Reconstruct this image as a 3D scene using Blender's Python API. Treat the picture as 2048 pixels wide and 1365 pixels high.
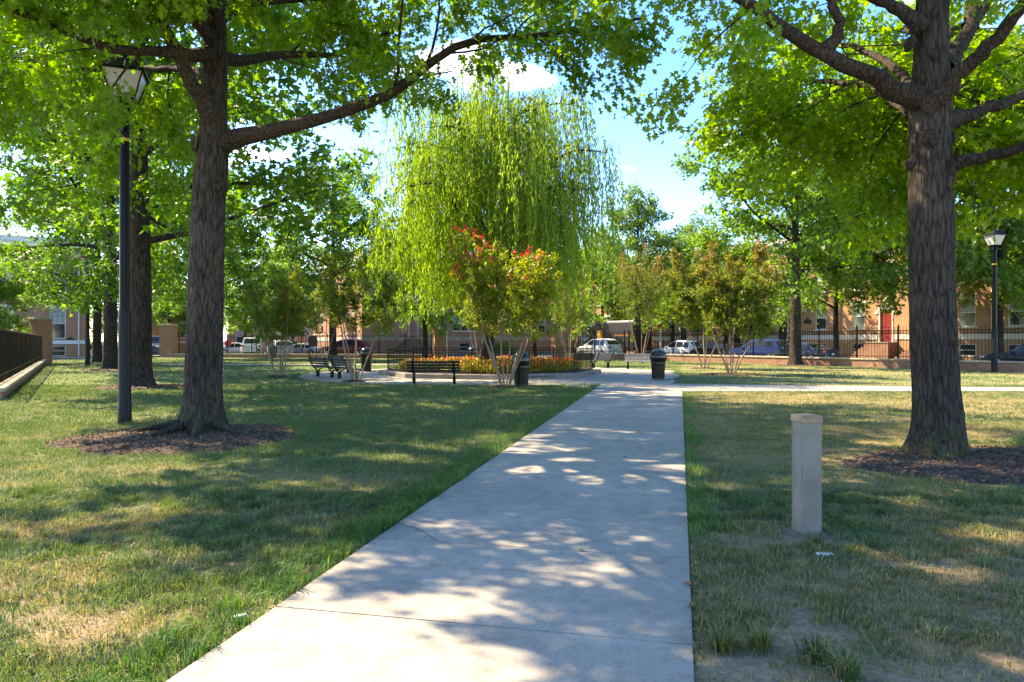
import bpy, bmesh, math, random
import numpy as np
from mathutils import Vector, Matrix

R = math.radians
for o in list(bpy.data.objects):
    bpy.data.objects.remove(o)
scene = bpy.context.scene
C = scene.collection

# ---------------------------------------------------------------- camera
CAM_H = 1.5
FPX = 1415.0                      # focal length in photo pixels (2048 wide)
cam_d = bpy.data.cameras.new('camera')
cam_d.sensor_width = 36.0
cam_d.lens = FPX / 2048 * 36.0
cam_d.clip_start = 0.05
cam_d.clip_end = 3000
cam = bpy.data.objects.new('camera', cam_d)
C.objects.link(cam)
cam.location = (0, 0, CAM_H)
cam.rotation_euler = (R(90), 0, 0)
scene.camera = cam

# ---------------------------------------------------------------- world and sun
SUN_AZ = R(-60)                   # clockwise from +Y: sun stands ahead and to the left
SUN_EL = R(46)
world = bpy.data.worlds.new('World')
scene.world = world
world.use_nodes = True
wn = world.node_tree
wn.nodes.clear()
w_out = wn.nodes.new('ShaderNodeOutputWorld')
w_bg = wn.nodes.new('ShaderNodeBackground')
w_sky = wn.nodes.new('ShaderNodeTexSky')
w_sky.sky_type = 'NISHITA'
w_sky.sun_disc = False
w_sky.sun_elevation = SUN_EL
w_sky.sun_rotation = SUN_AZ
w_sky.altitude = 0
w_sky.air_density = 0.82
w_sky.dust_density = 0.35
w_sky.ozone_density = 3.0
w_tc = wn.nodes.new('ShaderNodeTexCoord')
w_sep = wn.nodes.new('ShaderNodeSeparateXYZ')
wn.links.new(w_tc.outputs['Generated'], w_sep.inputs[0])
w_add = wn.nodes.new('ShaderNodeMath'); w_add.operation = 'ADD'; w_add.inputs[1].default_value = 0.12
w_max = wn.nodes.new('ShaderNodeMath'); w_max.operation = 'MAXIMUM'; w_max.inputs[1].default_value = 0.02
wn.links.new(w_sep.outputs['Z'], w_add.inputs[0]); wn.links.new(w_add.outputs[0], w_max.inputs[0])
w_dx = wn.nodes.new('ShaderNodeMath'); w_dx.operation = 'DIVIDE'
w_dy = wn.nodes.new('ShaderNodeMath'); w_dy.operation = 'DIVIDE'
wn.links.new(w_sep.outputs['X'], w_dx.inputs[0]); wn.links.new(w_max.outputs[0], w_dx.inputs[1])
wn.links.new(w_sep.outputs['Y'], w_dy.inputs[0]); wn.links.new(w_max.outputs[0], w_dy.inputs[1])
w_com = wn.nodes.new('ShaderNodeCombineXYZ')
wn.links.new(w_dx.outputs[0], w_com.inputs[0]); wn.links.new(w_dy.outputs[0], w_com.inputs[1])
w_com.inputs[2].default_value = 3.7
w_noi = wn.nodes.new('ShaderNodeTexNoise')
w_noi.inputs['Scale'].default_value = 1.7
w_noi.inputs['Detail'].default_value = 9
w_noi.inputs['Roughness'].default_value = 0.56
wn.links.new(w_com.outputs[0], w_noi.inputs['Vector'])
w_rmp = wn.nodes.new('ShaderNodeValToRGB')
w_rmp.color_ramp.elements[0].position = 0.61
w_rmp.color_ramp.elements[1].position = 0.74
wn.links.new(w_noi.outputs['Fac'], w_rmp.inputs[0])
w_mix = wn.nodes.new('ShaderNodeMix'); w_mix.data_type = 'RGBA'
w_mix.inputs['B'].default_value = (9.8, 9.8, 9.8, 1)      # sunlit cloud, in the sky texture's own units
w_hs = wn.nodes.new('ShaderNodeHueSaturation')
w_hs.inputs['Saturation'].default_value = 1.3; w_hs.inputs['Hue'].default_value = 0.509
wn.links.new(w_sky.outputs[0], w_hs.inputs['Color'])
wn.links.new(w_rmp.outputs[0], w_mix.inputs['Factor'])
wn.links.new(w_hs.outputs[0], w_mix.inputs['A'])
wn.links.new(w_mix.outputs['Result'], w_bg.inputs['Color'])
w_bg.inputs['Strength'].default_value = 0.1
wn.links.new(w_bg.outputs[0], w_out.inputs['Surface'])

sun_d = bpy.data.lights.new('sun', 'SUN')
sun_d.energy = 2.7
sun_d.angle = R(0.53)
sun_d.color = (1.0, 0.90, 0.75)
sun = bpy.data.objects.new('sun', sun_d)
C.objects.link(sun)
_sd = Vector((math.sin(SUN_AZ) * math.cos(SUN_EL), math.cos(SUN_AZ) * math.cos(SUN_EL), math.sin(SUN_EL)))
sun.rotation_euler = (-_sd).to_track_quat('-Z', 'Y').to_euler()
sun.location = (-30, 20, 40)

vs = scene.view_settings
vs.view_transform = 'Standard'
vs.look = 'None'
vs.gamma = 1.0
vs.exposure = 2.85
vs.use_curve_mapping = False
vs.use_white_balance = True          # camera balanced for the open shade
vs.white_balance_temperature = 8200
vs.white_balance_tint = 10
cy = scene.cycles
cy.use_denoising = True
cy.max_bounces = 8
cy.diffuse_bounces = 4
cy.glossy_bounces = 3
cy.transmission_bounces = 6
cy.transparent_max_bounces = 6
cy.caustics_reflective = False
cy.caustics_refractive = False
cy.sample_clamp_indirect = 6.0

# ---------------------------------------------------------------- helpers
def at(px, py, Y):
    """world point that a photo pixel shows at depth Y"""
    return Vector(((px - 1024) / FPX * Y, Y, CAM_H - (py - 683) / FPX * Y))

def gp(px, py):
    """ground point (z=0) under a photo pixel"""
    Y = CAM_H * FPX / (py - 683)
    return Vector(((px - 1024) / FPX * Y, Y, 0))

def gx(px, Y):
    return Vector(((px - 1024) / FPX * Y, Y, 0))

def link(o, parent=None):
    C.objects.link(o)
    if parent is not None:
        o.parent = parent
    return o

def tag(o, label=None, cat=None, group=None, kind=None):
    if label: o['label'] = label
    if cat: o['category'] = cat
    if group: o['group'] = group
    if kind: o['kind'] = kind
    return o

def thing(name, label, cat, loc=(0, 0, 0), rz=0.0, group=None):
    o = bpy.data.objects.new(name, None)
    o.empty_display_size = 0.2
    link(o)
    o.location = loc
    o.rotation_euler = (0, 0, rz)
    return tag(o, label, cat, group)

def inst(name, me, parent=None, loc=(0, 0, 0), rot=(0, 0, 0), scale=(1, 1, 1)):
    o = bpy.data.objects.new(name, me)
    link(o, parent)
    o.location = loc; o.rotation_euler = rot; o.scale = scale
    return o

def copy_tree(o, parent=None):
    c = o.copy(); link(c)
    c.parent = parent
    for ch in list(o.children):
        copy_tree(ch, c)
    return c

def uv_project(me):
    """cube-projected UVs in metres"""
    n = len(me.loops)
    if not n: return
    uvl = me.uv_layers.new(name='UVMap')
    li = np.empty(n, np.int32); me.loops.foreach_get('vertex_index', li)
    co = np.empty(len(me.vertices) * 3, np.float32); me.vertices.foreach_get('co', co); co = co.reshape(-1, 3)
    np_ = len(me.polygons)
    nr = np.empty(np_ * 3, np.float32); me.polygons.foreach_get('normal', nr); nr = nr.reshape(-1, 3)
    lt = np.empty(np_, np.int32); me.polygons.foreach_get('loop_total', lt)
    nl = np.repeat(np.abs(nr), lt, axis=0)
    c = co[li]
    ax = nl.argmax(1)
    u = np.where(ax == 0, c[:, 1], c[:, 0]); v = np.where(ax == 2, c[:, 1], c[:, 2])
    uvl.data.foreach_set('uv', np.stack([u, v], 1).astype(np.float32).ravel())

class MB:
    """collects simple shapes into ONE mesh"""
    def __init__(self):
        self.v = []; self.f = []
    def add(self, vs_, fs_):
        b = len(self.v)
        self.v += [tuple(p) for p in vs_]
        self.f += [tuple(i + b for i in f) for f in fs_]
        return self
    def box(self, c, s, rz=0.0, M=None):
        hx, hy, hz = s[0] / 2, s[1] / 2, s[2] / 2
        P = [Vector((x * hx, y * hy, z * hz)) for z in (-1, 1) for y in (-1, 1) for x in (-1, 1)]
        if rz: P = [Matrix.Rotation(rz, 3, 'Z') @ p for p in P]
        if M is not None: P = [M @ p for p in P]
        P = [p + Vector(c) for p in P]
        return self.add(P, [(0, 2, 3, 1), (4, 5, 7, 6), (0, 1, 5, 4), (2, 6, 7, 3), (0, 4, 6, 2), (1, 3, 7, 5)])
    def span(self, x0, x1, y0, y1, z0, z1):
        return self.box(((x0 + x1) / 2, (y0 + y1) / 2, (z0 + z1) / 2), (x1 - x0, y1 - y0, z1 - z0))
    def cyl(self, p0, p1, r0, r1=None, n=12, cap=True):
        r1 = r0 if r1 is None else r1
        p0 = Vector(p0); p1 = Vector(p1); d = (p1 - p0).normalized()
        a = d.orthogonal().normalized(); b = d.cross(a)
        ring = lambda p, r: [p + (a * math.cos(t) + b * math.sin(t)) * r for t in [2 * math.pi * k / n for k in range(n)]]
        P = ring(p0, r0) + ring(p1, r1)
        F = [(k, (k + 1) % n, n + (k + 1) % n, n + k) for k in range(n)]
        if cap: F += [tuple(range(n - 1, -1, -1)), tuple(range(n, 2 * n))]
        return self.add(P, F)
    def lathe(self, prof, n=20, cap=True, c=(0, 0, 0)):
        """prof: (radius, z) from the bottom up"""
        P = []
        for r, z in prof:
            P += [(c[0] + r * math.cos(2 * math.pi * k / n), c[1] + r * math.sin(2 * math.pi * k / n), c[2] + z) for k in range(n)]
        F = []
        for j in range(len(prof) - 1):
            F += [(j * n + k, j * n + (k + 1) % n, (j + 1) * n + (k + 1) % n, (j + 1) * n + k) for k in range(n)]
        if cap: F += [tuple(range(n - 1, -1, -1)), tuple(range((len(prof) - 1) * n, len(prof) * n))]
        return self.add(P, F)
    def prism(self, poly, z0, z1):
        n = len(poly)
        P = [(p[0], p[1], z0) for p in poly] + [(p[0], p[1], z1) for p in poly]
        return self.add(P, [tuple(range(n - 1, -1, -1)), tuple(range(n, 2 * n))] + [(k, (k + 1) % n, n + (k + 1) % n, n + k) for k in range(n)])
    def plate(self, poly, y0, y1):
        """outline in x,z extruded along y"""
        n = len(poly)
        P = [(p[0], y0, p[1]) for p in poly] + [(p[0], y1, p[1]) for p in poly]
        return self.add(P, [tuple(range(n)), tuple(range(2 * n - 1, n - 1, -1))] + [(k, n + k, n + (k + 1) % n, (k + 1) % n) for k in range(n)])
    def tube(self, pts, radii, n=8, cap=True):
        pts = [Vector(p) for p in pts]
        rings = []
        up = Vector((0.13, 0.21, 0.97))
        for i, p in enumerate(pts):
            d = (pts[min(i + 1, len(pts) - 1)] - pts[max(i - 1, 0)]).normalized()
            a = d.cross(up)
            if a.length < 1e-3: a = d.orthogonal()
            a.normalize(); b = d.cross(a)
            r = radii[i] if hasattr(radii, '__len__') else radii
            rings += [p + (a * math.cos(2 * math.pi * k / n) + b * math.sin(2 * math.pi * k / n)) * r for k in range(n)]
        F = []
        for j in range(len(pts) - 1):
            F += [(j * n + k, (j + 1) * n + k, (j + 1) * n + (k + 1) % n, j * n + (k + 1) % n) for k in range(n)]
        if cap: F += [tuple(range(n)), tuple(range(len(pts) * n - 1, (len(pts) - 1) * n - 1, -1))]
        return self.add(rings, F)
    def mesh(self, name, mat=None, smooth=False, bevel=0.0):
        me = bpy.data.meshes.new(name)
        me.from_pydata([tuple(p) for p in self.v], [], self.f)
        bm = bmesh.new(); bm.from_mesh(me)
        bmesh.ops.recalc_face_normals(bm, faces=bm.faces)
        if bevel:
            bmesh.ops.bevel(bm, geom=[e for e in bm.edges if e.is_manifold and e.calc_face_angle(0) > 0.5], offset=bevel, segments=1, affect='EDGES', clamp_overlap=True)
        bm.to_mesh(me); bm.free()
        me.update()
        uv_project(me)
        if mat: me.materials.append(mat)
        if smooth:
            me.polygons.foreach_set('use_smooth', [True] * len(me.polygons))
            try: me.set_sharp_from_angle(angle=R(38))
            except Exception: pass
        return me
    def build(self, name, mat, parent=None, smooth=False, bevel=0.0, loc=(0, 0, 0), rot=(0, 0, 0)):
        return inst(name, self.mesh(name, mat, smooth, bevel), parent, loc, rot)

def np_mesh(name, V, F, mat=None, col=None, smooth=False, uv=False):
    V = np.asarray(V, np.float32); F = np.asarray(F, np.int32)
    k = F.shape[1]
    me = bpy.data.meshes.new(name)
    me.vertices.add(len(V)); me.vertices.foreach_set('co', V.ravel())
    me.loops.add(F.size); me.loops.foreach_set('vertex_index', F.ravel())
    me.polygons.add(len(F)); me.polygons.foreach_set('loop_start', np.arange(0, F.size, k, dtype=np.int32))
    me.polygons.foreach_set('loop_total', np.full(len(F), k, np.int32))
    if smooth: me.polygons.foreach_set('use_smooth', np.ones(len(F), bool))
    me.update(calc_edges=True)
    if col is not None:
        ca = me.color_attributes.new('Col', 'FLOAT_COLOR', 'POINT')
        c4 = np.ones((len(V), 4), np.float32); c4[:, :3] = col
        ca.data.foreach_set('color', c4.ravel())
    if uv: uv_project(me)
    if mat: me.materials.append(mat)
    return me

def nrmz(a):
    return a / np.maximum(np.linalg.norm(a, axis=-1, keepdims=True), 1e-9)

def _hash(ix, iy, seed):
    h = (ix.astype(np.int64) * 374761393 + iy.astype(np.int64) * 668265263 + seed * 974711) & 0x7fffffff
    h = ((h ^ (h >> 13)) * 1274126177) & 0x7fffffff
    h = h ^ (h >> 16)
    return (h & 0xffff) / 65535.0

def vnoise(x, y, seed=0):
    ix = np.floor(x); iy = np.floor(y); fx = x - ix; fy = y - iy
    fx = fx * fx * (3 - 2 * fx); fy = fy * fy * (3 - 2 * fy)
    a = _hash(ix, iy, seed); b = _hash(ix + 1, iy, seed); c = _hash(ix, iy + 1, seed); d = _hash(ix + 1, iy + 1, seed)
    return (a * (1 - fx) + b * fx) * (1 - fy) + (c * (1 - fx) + d * fx) * fy

def fbm(x, y, seed=0, oct=4):
    s = 0; a = 0.5; t = 0
    for k in range(oct):
        s = s + a * vnoise(x * 2 ** k, y * 2 ** k, seed + k * 17); t += a; a *= 0.55
    return s / t

# ---------------------------------------------------------------- materials
MATS = {}
def new_mat(name):
    m = bpy.data.materials.new(name); m.use_nodes = True
    nt = m.node_tree
    return m, nt, nt.nodes['Principled BSDF'], nt.nodes['Material Output']

def nd(nt, t, **kw):
    n = nt.nodes.new(t)
    for k, v in kw.items(): setattr(n, k, v)
    return n

def ramp(nt, src, stops):
    r = nd(nt, 'ShaderNodeValToRGB')
    e = r.color_ramp.elements
    while len(e) < len(stops): e.new(0.5)
    for i, (p, c) in enumerate(stops):
        e[i].position = p; e[i].color = (c[0], c[1], c[2], 1)
    nt.links.new(src, r.inputs[0])
    return r.outputs[0]

def noise(nt, scale, detail=4, rough=0.6, vec=None, coord='Object', stretch=None):
    n = nd(nt, 'ShaderNodeTexNoise')
    n.inputs['Scale'].default_value = scale; n.inputs['Detail'].default_value = detail; n.inputs['Roughness'].default_value = rough
    if vec is None:
        tc = nd(nt, 'ShaderNodeTexCoord'); vec = tc.outputs[coord]
        if coord == 'World':
            pass
    if stretch:
        mp = nd(nt, 'ShaderNodeMapping'); mp.inputs['Scale'].default_value = stretch
        nt.links.new(vec, mp.inputs[0]); vec = mp.outputs[0]
    nt.links.new(vec, n.inputs['Vector'])
    return n.outputs['Fac']

def bump(nt, h, dist, strength=1.0):
    b = nd(nt, 'ShaderNodeBump'); b.inputs['Distance'].default_value = dist; b.inputs['Strength'].default_value = strength
    nt.links.new(h, b.inputs['Height'])
    return b.outputs[0]

def mat_plain(name, c0, c1=None, scale=8, rough=0.6, metal=0.0, bmp=0.0, bscale=40, spec=0.5, coat=0.0):
    if name in MATS: return MATS[name]
    m, nt, b, out = new_mat(name)
    if c1 is None: c1 = tuple(x * 0.8 for x in c0)
    nt.links.new(ramp(nt, noise(nt, scale, 6), [(0.3, c1), (0.7, c0)]), b.inputs['Base Color'])
    b.inputs['Roughness'].default_value = rough
    b.inputs['Metallic'].default_value = metal
    b.inputs['Specular IOR Level'].default_value = spec
    b.inputs['Coat Weight'].default_value = coat
    if bmp: nt.links.new(bump(nt, noise(nt, bscale, 5), bmp), b.inputs['Normal'])
    MATS[name] = m
    return m

def mat_leaf(name, tint=(1, 1, 1), trans=0.45, tcol=(1.5, 1.7, 0.5), rough=0.45):
    m, nt, b, out = new_mat(name)
    a = nd(nt, 'ShaderNodeAttribute', attribute_name='Col')
    mul = nd(nt, 'ShaderNodeMix', data_type='RGBA', blend_type='MULTIPLY'); mul.inputs['Factor'].default_value = 1
    mul.inputs['B'].default_value = (*tint, 1)
    nt.links.new(a.outputs['Color'], mul.inputs['A'])
    nt.links.new(mul.outputs['Result'], b.inputs['Base Color'])
    b.inputs['Roughness'].default_value = rough
    b.inputs['Specular IOR Level'].default_value = 0.35
    tr = nd(nt, 'ShaderNodeBsdfTranslucent')
    m2 = nd(nt, 'ShaderNodeMix', data_type='RGBA', blend_type='MULTIPLY'); m2.inputs['Factor'].default_value = 1
    m2.inputs['B'].default_value = (*tcol, 1)
    nt.links.new(mul.outputs['Result'], m2.inputs['A'])
    nt.links.new(m2.outputs['Result'], tr.inputs['Color'])
    mx = nd(nt, 'ShaderNodeMixShader'); mx.inputs[0].default_value = trans
    nt.links.new(b.outputs[0], mx.inputs[1]); nt.links.new(tr.outputs[0], mx.inputs[2])
    nt.links.new(mx.outputs[0], out.inputs['Surface'])
    return m

def mat_bark(name, dark, light, moss=None, vs_=(9, 9, 1.6)):
    m, nt, b, out = new_mat(name)
    tc = nd(nt, 'ShaderNodeTexCoord')
    wob = nd(nt, 'ShaderNodeTexNoise'); wob.inputs['Scale'].default_value = 3; wob.inputs['Detail'].default_value = 3
    nt.links.new(tc.outputs['Object'], wob.inputs['Vector'])
    mixv = nd(nt, 'ShaderNodeMix', data_type='VECTOR'); mixv.inputs['Factor'].default_value = 0.06
    nt.links.new(tc.outputs['Object'], mixv.inputs['A']); nt.links.new(wob.outputs['Color'], mixv.inputs['B'])
    mp = nd(nt, 'ShaderNodeMapping'); mp.inputs['Scale'].default_value = vs_
    nt.links.new(mixv.outputs['Result'], mp.inputs[0])
    vo = nd(nt, 'ShaderNodeTexVoronoi', feature='DISTANCE_TO_EDGE'); vo.inputs['Scale'].default_value = 2.2
    nt.links.new(mp.outputs[0], vo.inputs['Vector'])
    n1 = noise(nt, 3.2, 8, 0.7, vec=mp.outputs[0])
    ad = nd(nt, 'ShaderNodeMath', operation='MULTIPLY_ADD'); ad.inputs[1].default_value = 0.9
    nt.links.new(vo.outputs['Distance'], ad.inputs[0]); nt.links.new(n1, ad.inputs[2])
    col = ramp(nt, ad.outputs[0], [(0.40, dark), (0.68, light), (0.90, tuple(x * 1.25 for x in light))])
    big = noise(nt, 1.1, 3, 0.5)
    m3 = nd(nt, 'ShaderNodeMix', data_type='RGBA', blend_type='MULTIPLY'); m3.inputs['Factor'].default_value = 1.0
    nt.links.new(col, m3.inputs['A'])
    nt.links.new(ramp(nt, big, [(0.3, (0.62, 0.6, 0.58)), (0.7, (1.12, 1.05, 1.0))]), m3.inputs['B'])
    res = m3.outputs['Result']
    if moss:
        sp = nd(nt, 'ShaderNodeSeparateXYZ'); nt.links.new(tc.outputs['Object'], sp.inputs[0])
        mr = nd(nt, 'ShaderNodeMapRange'); mr.inputs['From Min'].default_value = 0.75; mr.inputs['From Max'].default_value = 0.05
        nt.links.new(sp.outputs['Z'], mr.inputs['Value'])
        mm = nd(nt, 'ShaderNodeMath', operation='MULTIPLY'); nt.links.new(mr.outputs[0], mm.inputs[0])
        nt.links.new(ramp(nt, noise(nt, 5, 5), [(0.45, (0, 0, 0)), (0.62, (0.75, 0.75, 0.75))]), mm.inputs[1])
        m4 = nd(nt, 'ShaderNodeMix', data_type='RGBA'); nt.links.new(mm.outputs[0], m4.inputs['Factor'])
        nt.links.new(res, m4.inputs['A']); m4.inputs['B'].default_value = (*moss, 1)
        res = m4.outputs['Result']
    nt.links.new(res, b.inputs['Base Color'])
    b.inputs['Roughness'].default_value = 0.9
    b.inputs['Specular IOR Level'].default_value = 0.15
    nt.links.new(bump(nt, ad.outputs[0], 0.07, 1.0), b.inputs['Normal'])
    return m

def mat_brick(name, c1, c2, mortar, bw=0.215, bh=0.075, mort=0.012, warm=1.0):
    m, nt, b, out = new_mat(name)
    tc = nd(nt, 'ShaderNodeTexCoord')
    br = nd(nt, 'ShaderNodeTexBrick')
    br.inputs['Scale'].default_value = 1.0
    br.inputs['Brick Width'].default_value = bw; br.inputs['Row Height'].default_value = bh
    br.inputs['Mortar Size'].default_value = mort; br.inputs['Mortar Smooth'].default_value = 0.2
    br.inputs['Bias'].default_value = 0.0
    br.inputs['Color1'].default_value = (*c1, 1); br.inputs['Color2'].default_value = (*c2, 1); br.inputs['Mortar'].default_value = (*mortar, 1)
    nt.links.new(tc.outputs['UV'], br.inputs['Vector'])
    m3 = nd(nt, 'ShaderNodeMix', data_type='RGBA', blend_type='MULTIPLY'); m3.inputs['Factor'].default_value = 1
    nt.links.new(br.outputs['Color'], m3.inputs['A'])
    nt.links.new(ramp(nt, noise(nt, 0.9, 6, 0.65), [(0.3, (0.72, 0.7, 0.68)), (0.7, (1.1, 1.08, 1.05))]), m3.inputs['B'])
    nt.links.new(m3.outputs['Result'], b.inputs['Base Color'])
    b.inputs['Roughness'].default_value = 0.85
    inv = nd(nt, 'ShaderNodeMath', operation='SUBTRACT'); inv.inputs[0].default_value = 1
    nt.links.new(br.outputs['Fac'], inv.inputs[1])
    nt.links.new(bump(nt, inv.outputs[0], 0.008), b.inputs['Normal'])
    return m

def mat_concrete(name, c0, c1, speck=0.6, bm_=0.003):
    m, nt, b, out = new_mat(name)
    geo = nd(nt, 'ShaderNodeNewGeometry'); P = geo.outputs['Position']
    big = ramp(nt, noise(nt, 0.8, 8, 0.7, vec=P), [(0.34, tuple(x * 0.9 for x in c1)), (0.45, c1), (0.62, c0)])
    sp = ramp(nt, noise(nt, 70, 3, 0.7, vec=P), [(0.33, (0.42, 0.42, 0.44)), (0.44, (0.95, 0.95, 0.95)), (0.62, (1, 1, 1)), (0.72, (1.18, 1.17, 1.15))])
    m3 = nd(nt, 'ShaderNodeMix', data_type='RGBA', blend_type='MULTIPLY'); m3.inputs['Factor'].default_value = speck
    nt.links.new(big, m3.inputs['A']); nt.links.new(sp, m3.inputs['B'])
    m5 = nd(nt, 'ShaderNodeMix', data_type='RGBA', blend_type='MULTIPLY'); m5.inputs['Factor'].default_value = 0.8
    nt.links.new(m3.outputs['Result'], m5.inputs['A'])
    nt.links.new(ramp(nt, noise(nt, 5.5, 7, 0.75, vec=P), [(0.33, (0.70, 0.68, 0.65)), (0.52, (1, 1, 1))]), m5.inputs['B'])
    nt.links.new(m5.outputs['Result'], b.inputs['Base Color'])
    b.inputs['Roughness'].default_value = 0.85
    b.inputs['Specular IOR Level'].default_value = 0.25
    nt.links.new(bump(nt, noise(nt, 90, 5, 0.7, vec=P), bm_), b.inputs['Normal'])
    return m

M_leaf_oak = mat_leaf('oak_leaf', trans=0.55, tcol=(1.6, 1.95, 0.5))
M_leaf_far = mat_leaf('far_leaf', trans=0.5, tcol=(1.5, 1.85, 0.55))
M_leaf_willow = mat_leaf('willow_leaf', trans=0.55, tcol=(1.55, 1.8, 0.55))
M_leaf_crape = mat_leaf('crape_leaf', trans=0.5, tcol=(1.6, 1.7, 0.5))
M_petal = mat_leaf('petal', trans=0.35, tcol=(1.3, 1.0, 1.0))
M_grass = mat_leaf('grass_blade', trans=0.3, tcol=(1.3, 1.5, 0.6), rough=0.6)
M_bark_near = mat_bark('oak_bark', (0.020, 0.016, 0.013), (0.102, 0.083, 0.067), moss=(0.05, 0.065, 0.012))
M_bark_limb = mat_bark('oak_limb_bark', (0.024, 0.018, 0.014), (0.094, 0.074, 0.058), vs_=(9, 9, 4))
M_bark_far = mat_bark('far_bark', (0.016, 0.013, 0.011), (0.066, 0.053, 0.043), vs_=(7, 7, 1.5))
M_bark_crape = mat_plain('crape_bark', (0.34, 0.23, 0.15), (0.16, 0.10, 0.065), scale=6, rough=0.7, bmp=0.004, bscale=14)
M_iron = mat_plain('black_iron', (0.009, 0.009, 0.009), (0.005, 0.005, 0.005), scale=20, rough=0.3, spec=0.1, bmp=0.0006, bscale=60)
M_iron_worn = mat_plain('worn_black_iron', (0.02, 0.02, 0.021), (0.01, 0.01, 0.011), scale=14, rough=0.4, spec=0.15)
M_slat = mat_plain('dark_painted_slat', (0.03, 0.031, 0.034), (0.015, 0.016, 0.018), scale=12, rough=0.4, bmp=0.001, bscale=50)
M_slat_worn_sunlit = mat_plain('weathered_sunlit_slat', (0.22, 0.21, 0.23), (0.12, 0.115, 0.125), scale=9, rough=0.55, bmp=0.001, bscale=50)  # weathered grey; also holds one bench's sunlight as paler colour
M_bin = mat_plain('black_bin_paint', (0.012, 0.012, 0.013), (0.007, 0.007, 0.008), scale=10, rough=0.28)
M_dome = mat_plain('black_dome_plastic', (0.014, 0.015, 0.017), (0.01, 0.01, 0.012), scale=10, rough=0.22)
M_conc = mat_concrete('path_concrete', (0.385, 0.345, 0.275), (0.315, 0.283, 0.23))
M_kerb = mat_concrete('kerb_stone', (0.30, 0.26, 0.215), (0.2, 0.175, 0.15))
M_coping = mat_concrete('coping_stone', (0.52, 0.44, 0.31), (0.4, 0.335, 0.235))
M_asph = mat_concrete('asphalt', (0.075, 0.075, 0.078), (0.05, 0.05, 0.052))
M_walk = mat_concrete('sidewalk', (0.40, 0.375, 0.34), (0.31, 0.29, 0.27))
M_brick_or = mat_brick('orange_brick', (0.46, 0.20, 0.085), (0.30, 0.105, 0.05), (0.36, 0.25, 0.16))
M_brick_dk = mat_brick('dark_red_brick', (0.34, 0.15, 0.085), (0.22, 0.085, 0.05), (0.30, 0.22, 0.16))
M_brick_pk = mat_brick('pink_brick', (0.53, 0.245, 0.135), (0.44, 0.185, 0.10), (0.46, 0.29, 0.18))
M_brick_tan = mat_brick('tan_brick', (0.54, 0.285, 0.14), (0.44, 0.215, 0.10), (0.46, 0.31, 0.18))
M_stone = mat_plain('pale_stone', (0.66, 0.62, 0.54), (0.56, 0.52, 0.45), scale=3, rough=0.8)
M_white = mat_plain('white_paint', (0.76, 0.75, 0.72), (0.68, 0.67, 0.64), scale=5, rough=0.55)
M_glass = mat_plain('window_glass', (0.035, 0.045, 0.05), (0.02, 0.026, 0.03), scale=0.8, rough=0.06, spec=0.9)
M_blind = mat_plain('blind_behind_glass', (0.34, 0.37, 0.36), (0.24, 0.27, 0.27), scale=0.9, rough=0.12, spec=0.8)
M_reddoor = mat_plain('red_door_paint', (0.28, 0.025, 0.02), (0.22, 0.02, 0.016), scale=3, rough=0.4)
M_darkdoor = mat_plain('dark_door_paint', (0.02, 0.02, 0.022), rough=0.4)
M_roof = mat_plain('dark_roof', (0.07, 0.065, 0.06), scale=2, rough=0.9)
M_tan = mat_plain('tan_sign_back', (0.52, 0.37, 0.2), (0.46, 0.32, 0.17), scale=3, rough=0.5)
M_tanpole = mat_plain('brown_sign_pole', (0.22, 0.13, 0.07), scale=3, rough=0.6)
M_yellow = mat_plain('yellow_tape', (0.7, 0.42, 0.02), rough=0.5)
M_redsign = mat_plain('red_sign', (0.55, 0.03, 0.02), rough=0.45)
M_steel = mat_plain('grey_steel', (0.42, 0.43, 0.44), (0.34, 0.35, 0.36), scale=4, rough=0.45, metal=0.3)
M_tyre = mat_plain('tyre_rubber', (0.018, 0.018, 0.018), rough=0.85)
M_rim = mat_plain('wheel_rim', (0.45, 0.46, 0.47), rough=0.3, metal=0.8)
M_carglass = mat_plain('car_glass', (0.02, 0.026, 0.03), (0.012, 0.016, 0.02), scale=0.7, rough=0.06, spec=0.35)
M_tail = mat_plain('tail_light', (0.5, 0.012, 0.012), (0.42, 0.01, 0.01), rough=0.15, spec=0.8)
M_head = mat_plain('head_light', (0.7, 0.72, 0.75), rough=0.1, spec=0.9)
M_black = mat_plain('black_trim', (0.012, 0.012, 0.012), rough=0.5)
M_lampglass = mat_plain('frosted_lamp_glass', (0.5, 0.5, 0.48), (0.42, 0.42, 0.41), scale=3, rough=0.25)
def paint(name, c, rough=0.22):
    return mat_plain(name, c, tuple(x * 0.94 for x in c), scale=2, rough=rough, coat=0.15, spec=0.4)

# ================================================================ GROUND, PATHS, STREET
XL = lambda Y: -1.5 + (Y - 3.11) * 0.2165          # left edge of the main path
XR = lambda Y: 0.80 + (Y - 3.11) * 0.2374          # right edge
PLC = np.array([-0.95, 32.0])                       # planter centre
PL_R = 8.3                                          # plaza radius
CROSS_T = lambda X: np.where(X < 16.5, 24.5 - (X - 5.5) * 0.17, 22.63)
CROSS_B = 20.9
T1P = np.array([-5.15, 11.7]); T2P = np.array([5.55, 9.25])
T3P = np.array([-12.1, 23.0]); T4P = np.array([-21.0, 37.0]); T5P = np.array([-29.3, 50.0]); T6P = np.array([-25.2, 60.5]); T7P = np.array([17.3, 43.2])
MULCH = [(-5.1, 10.95, 1.72, 1.65), (6.55, 8.55, 2.45, 1.42), (-11.9, 22.9, 1.5, 1.2), (-20.7, 36.8, 1.6, 1.2), (17.5, 42.9, 1.9, 1.1),
         (9.9, 31.6, 1.5, 0.9), (-0.25, 22.9, 0.55, 0.4), (-5.75, 25.7, 0.45, 0.35), (-9.75, 29.4, 0.4, 0.35), (10.4, 38.4, 0.7, 0.5)]
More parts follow.
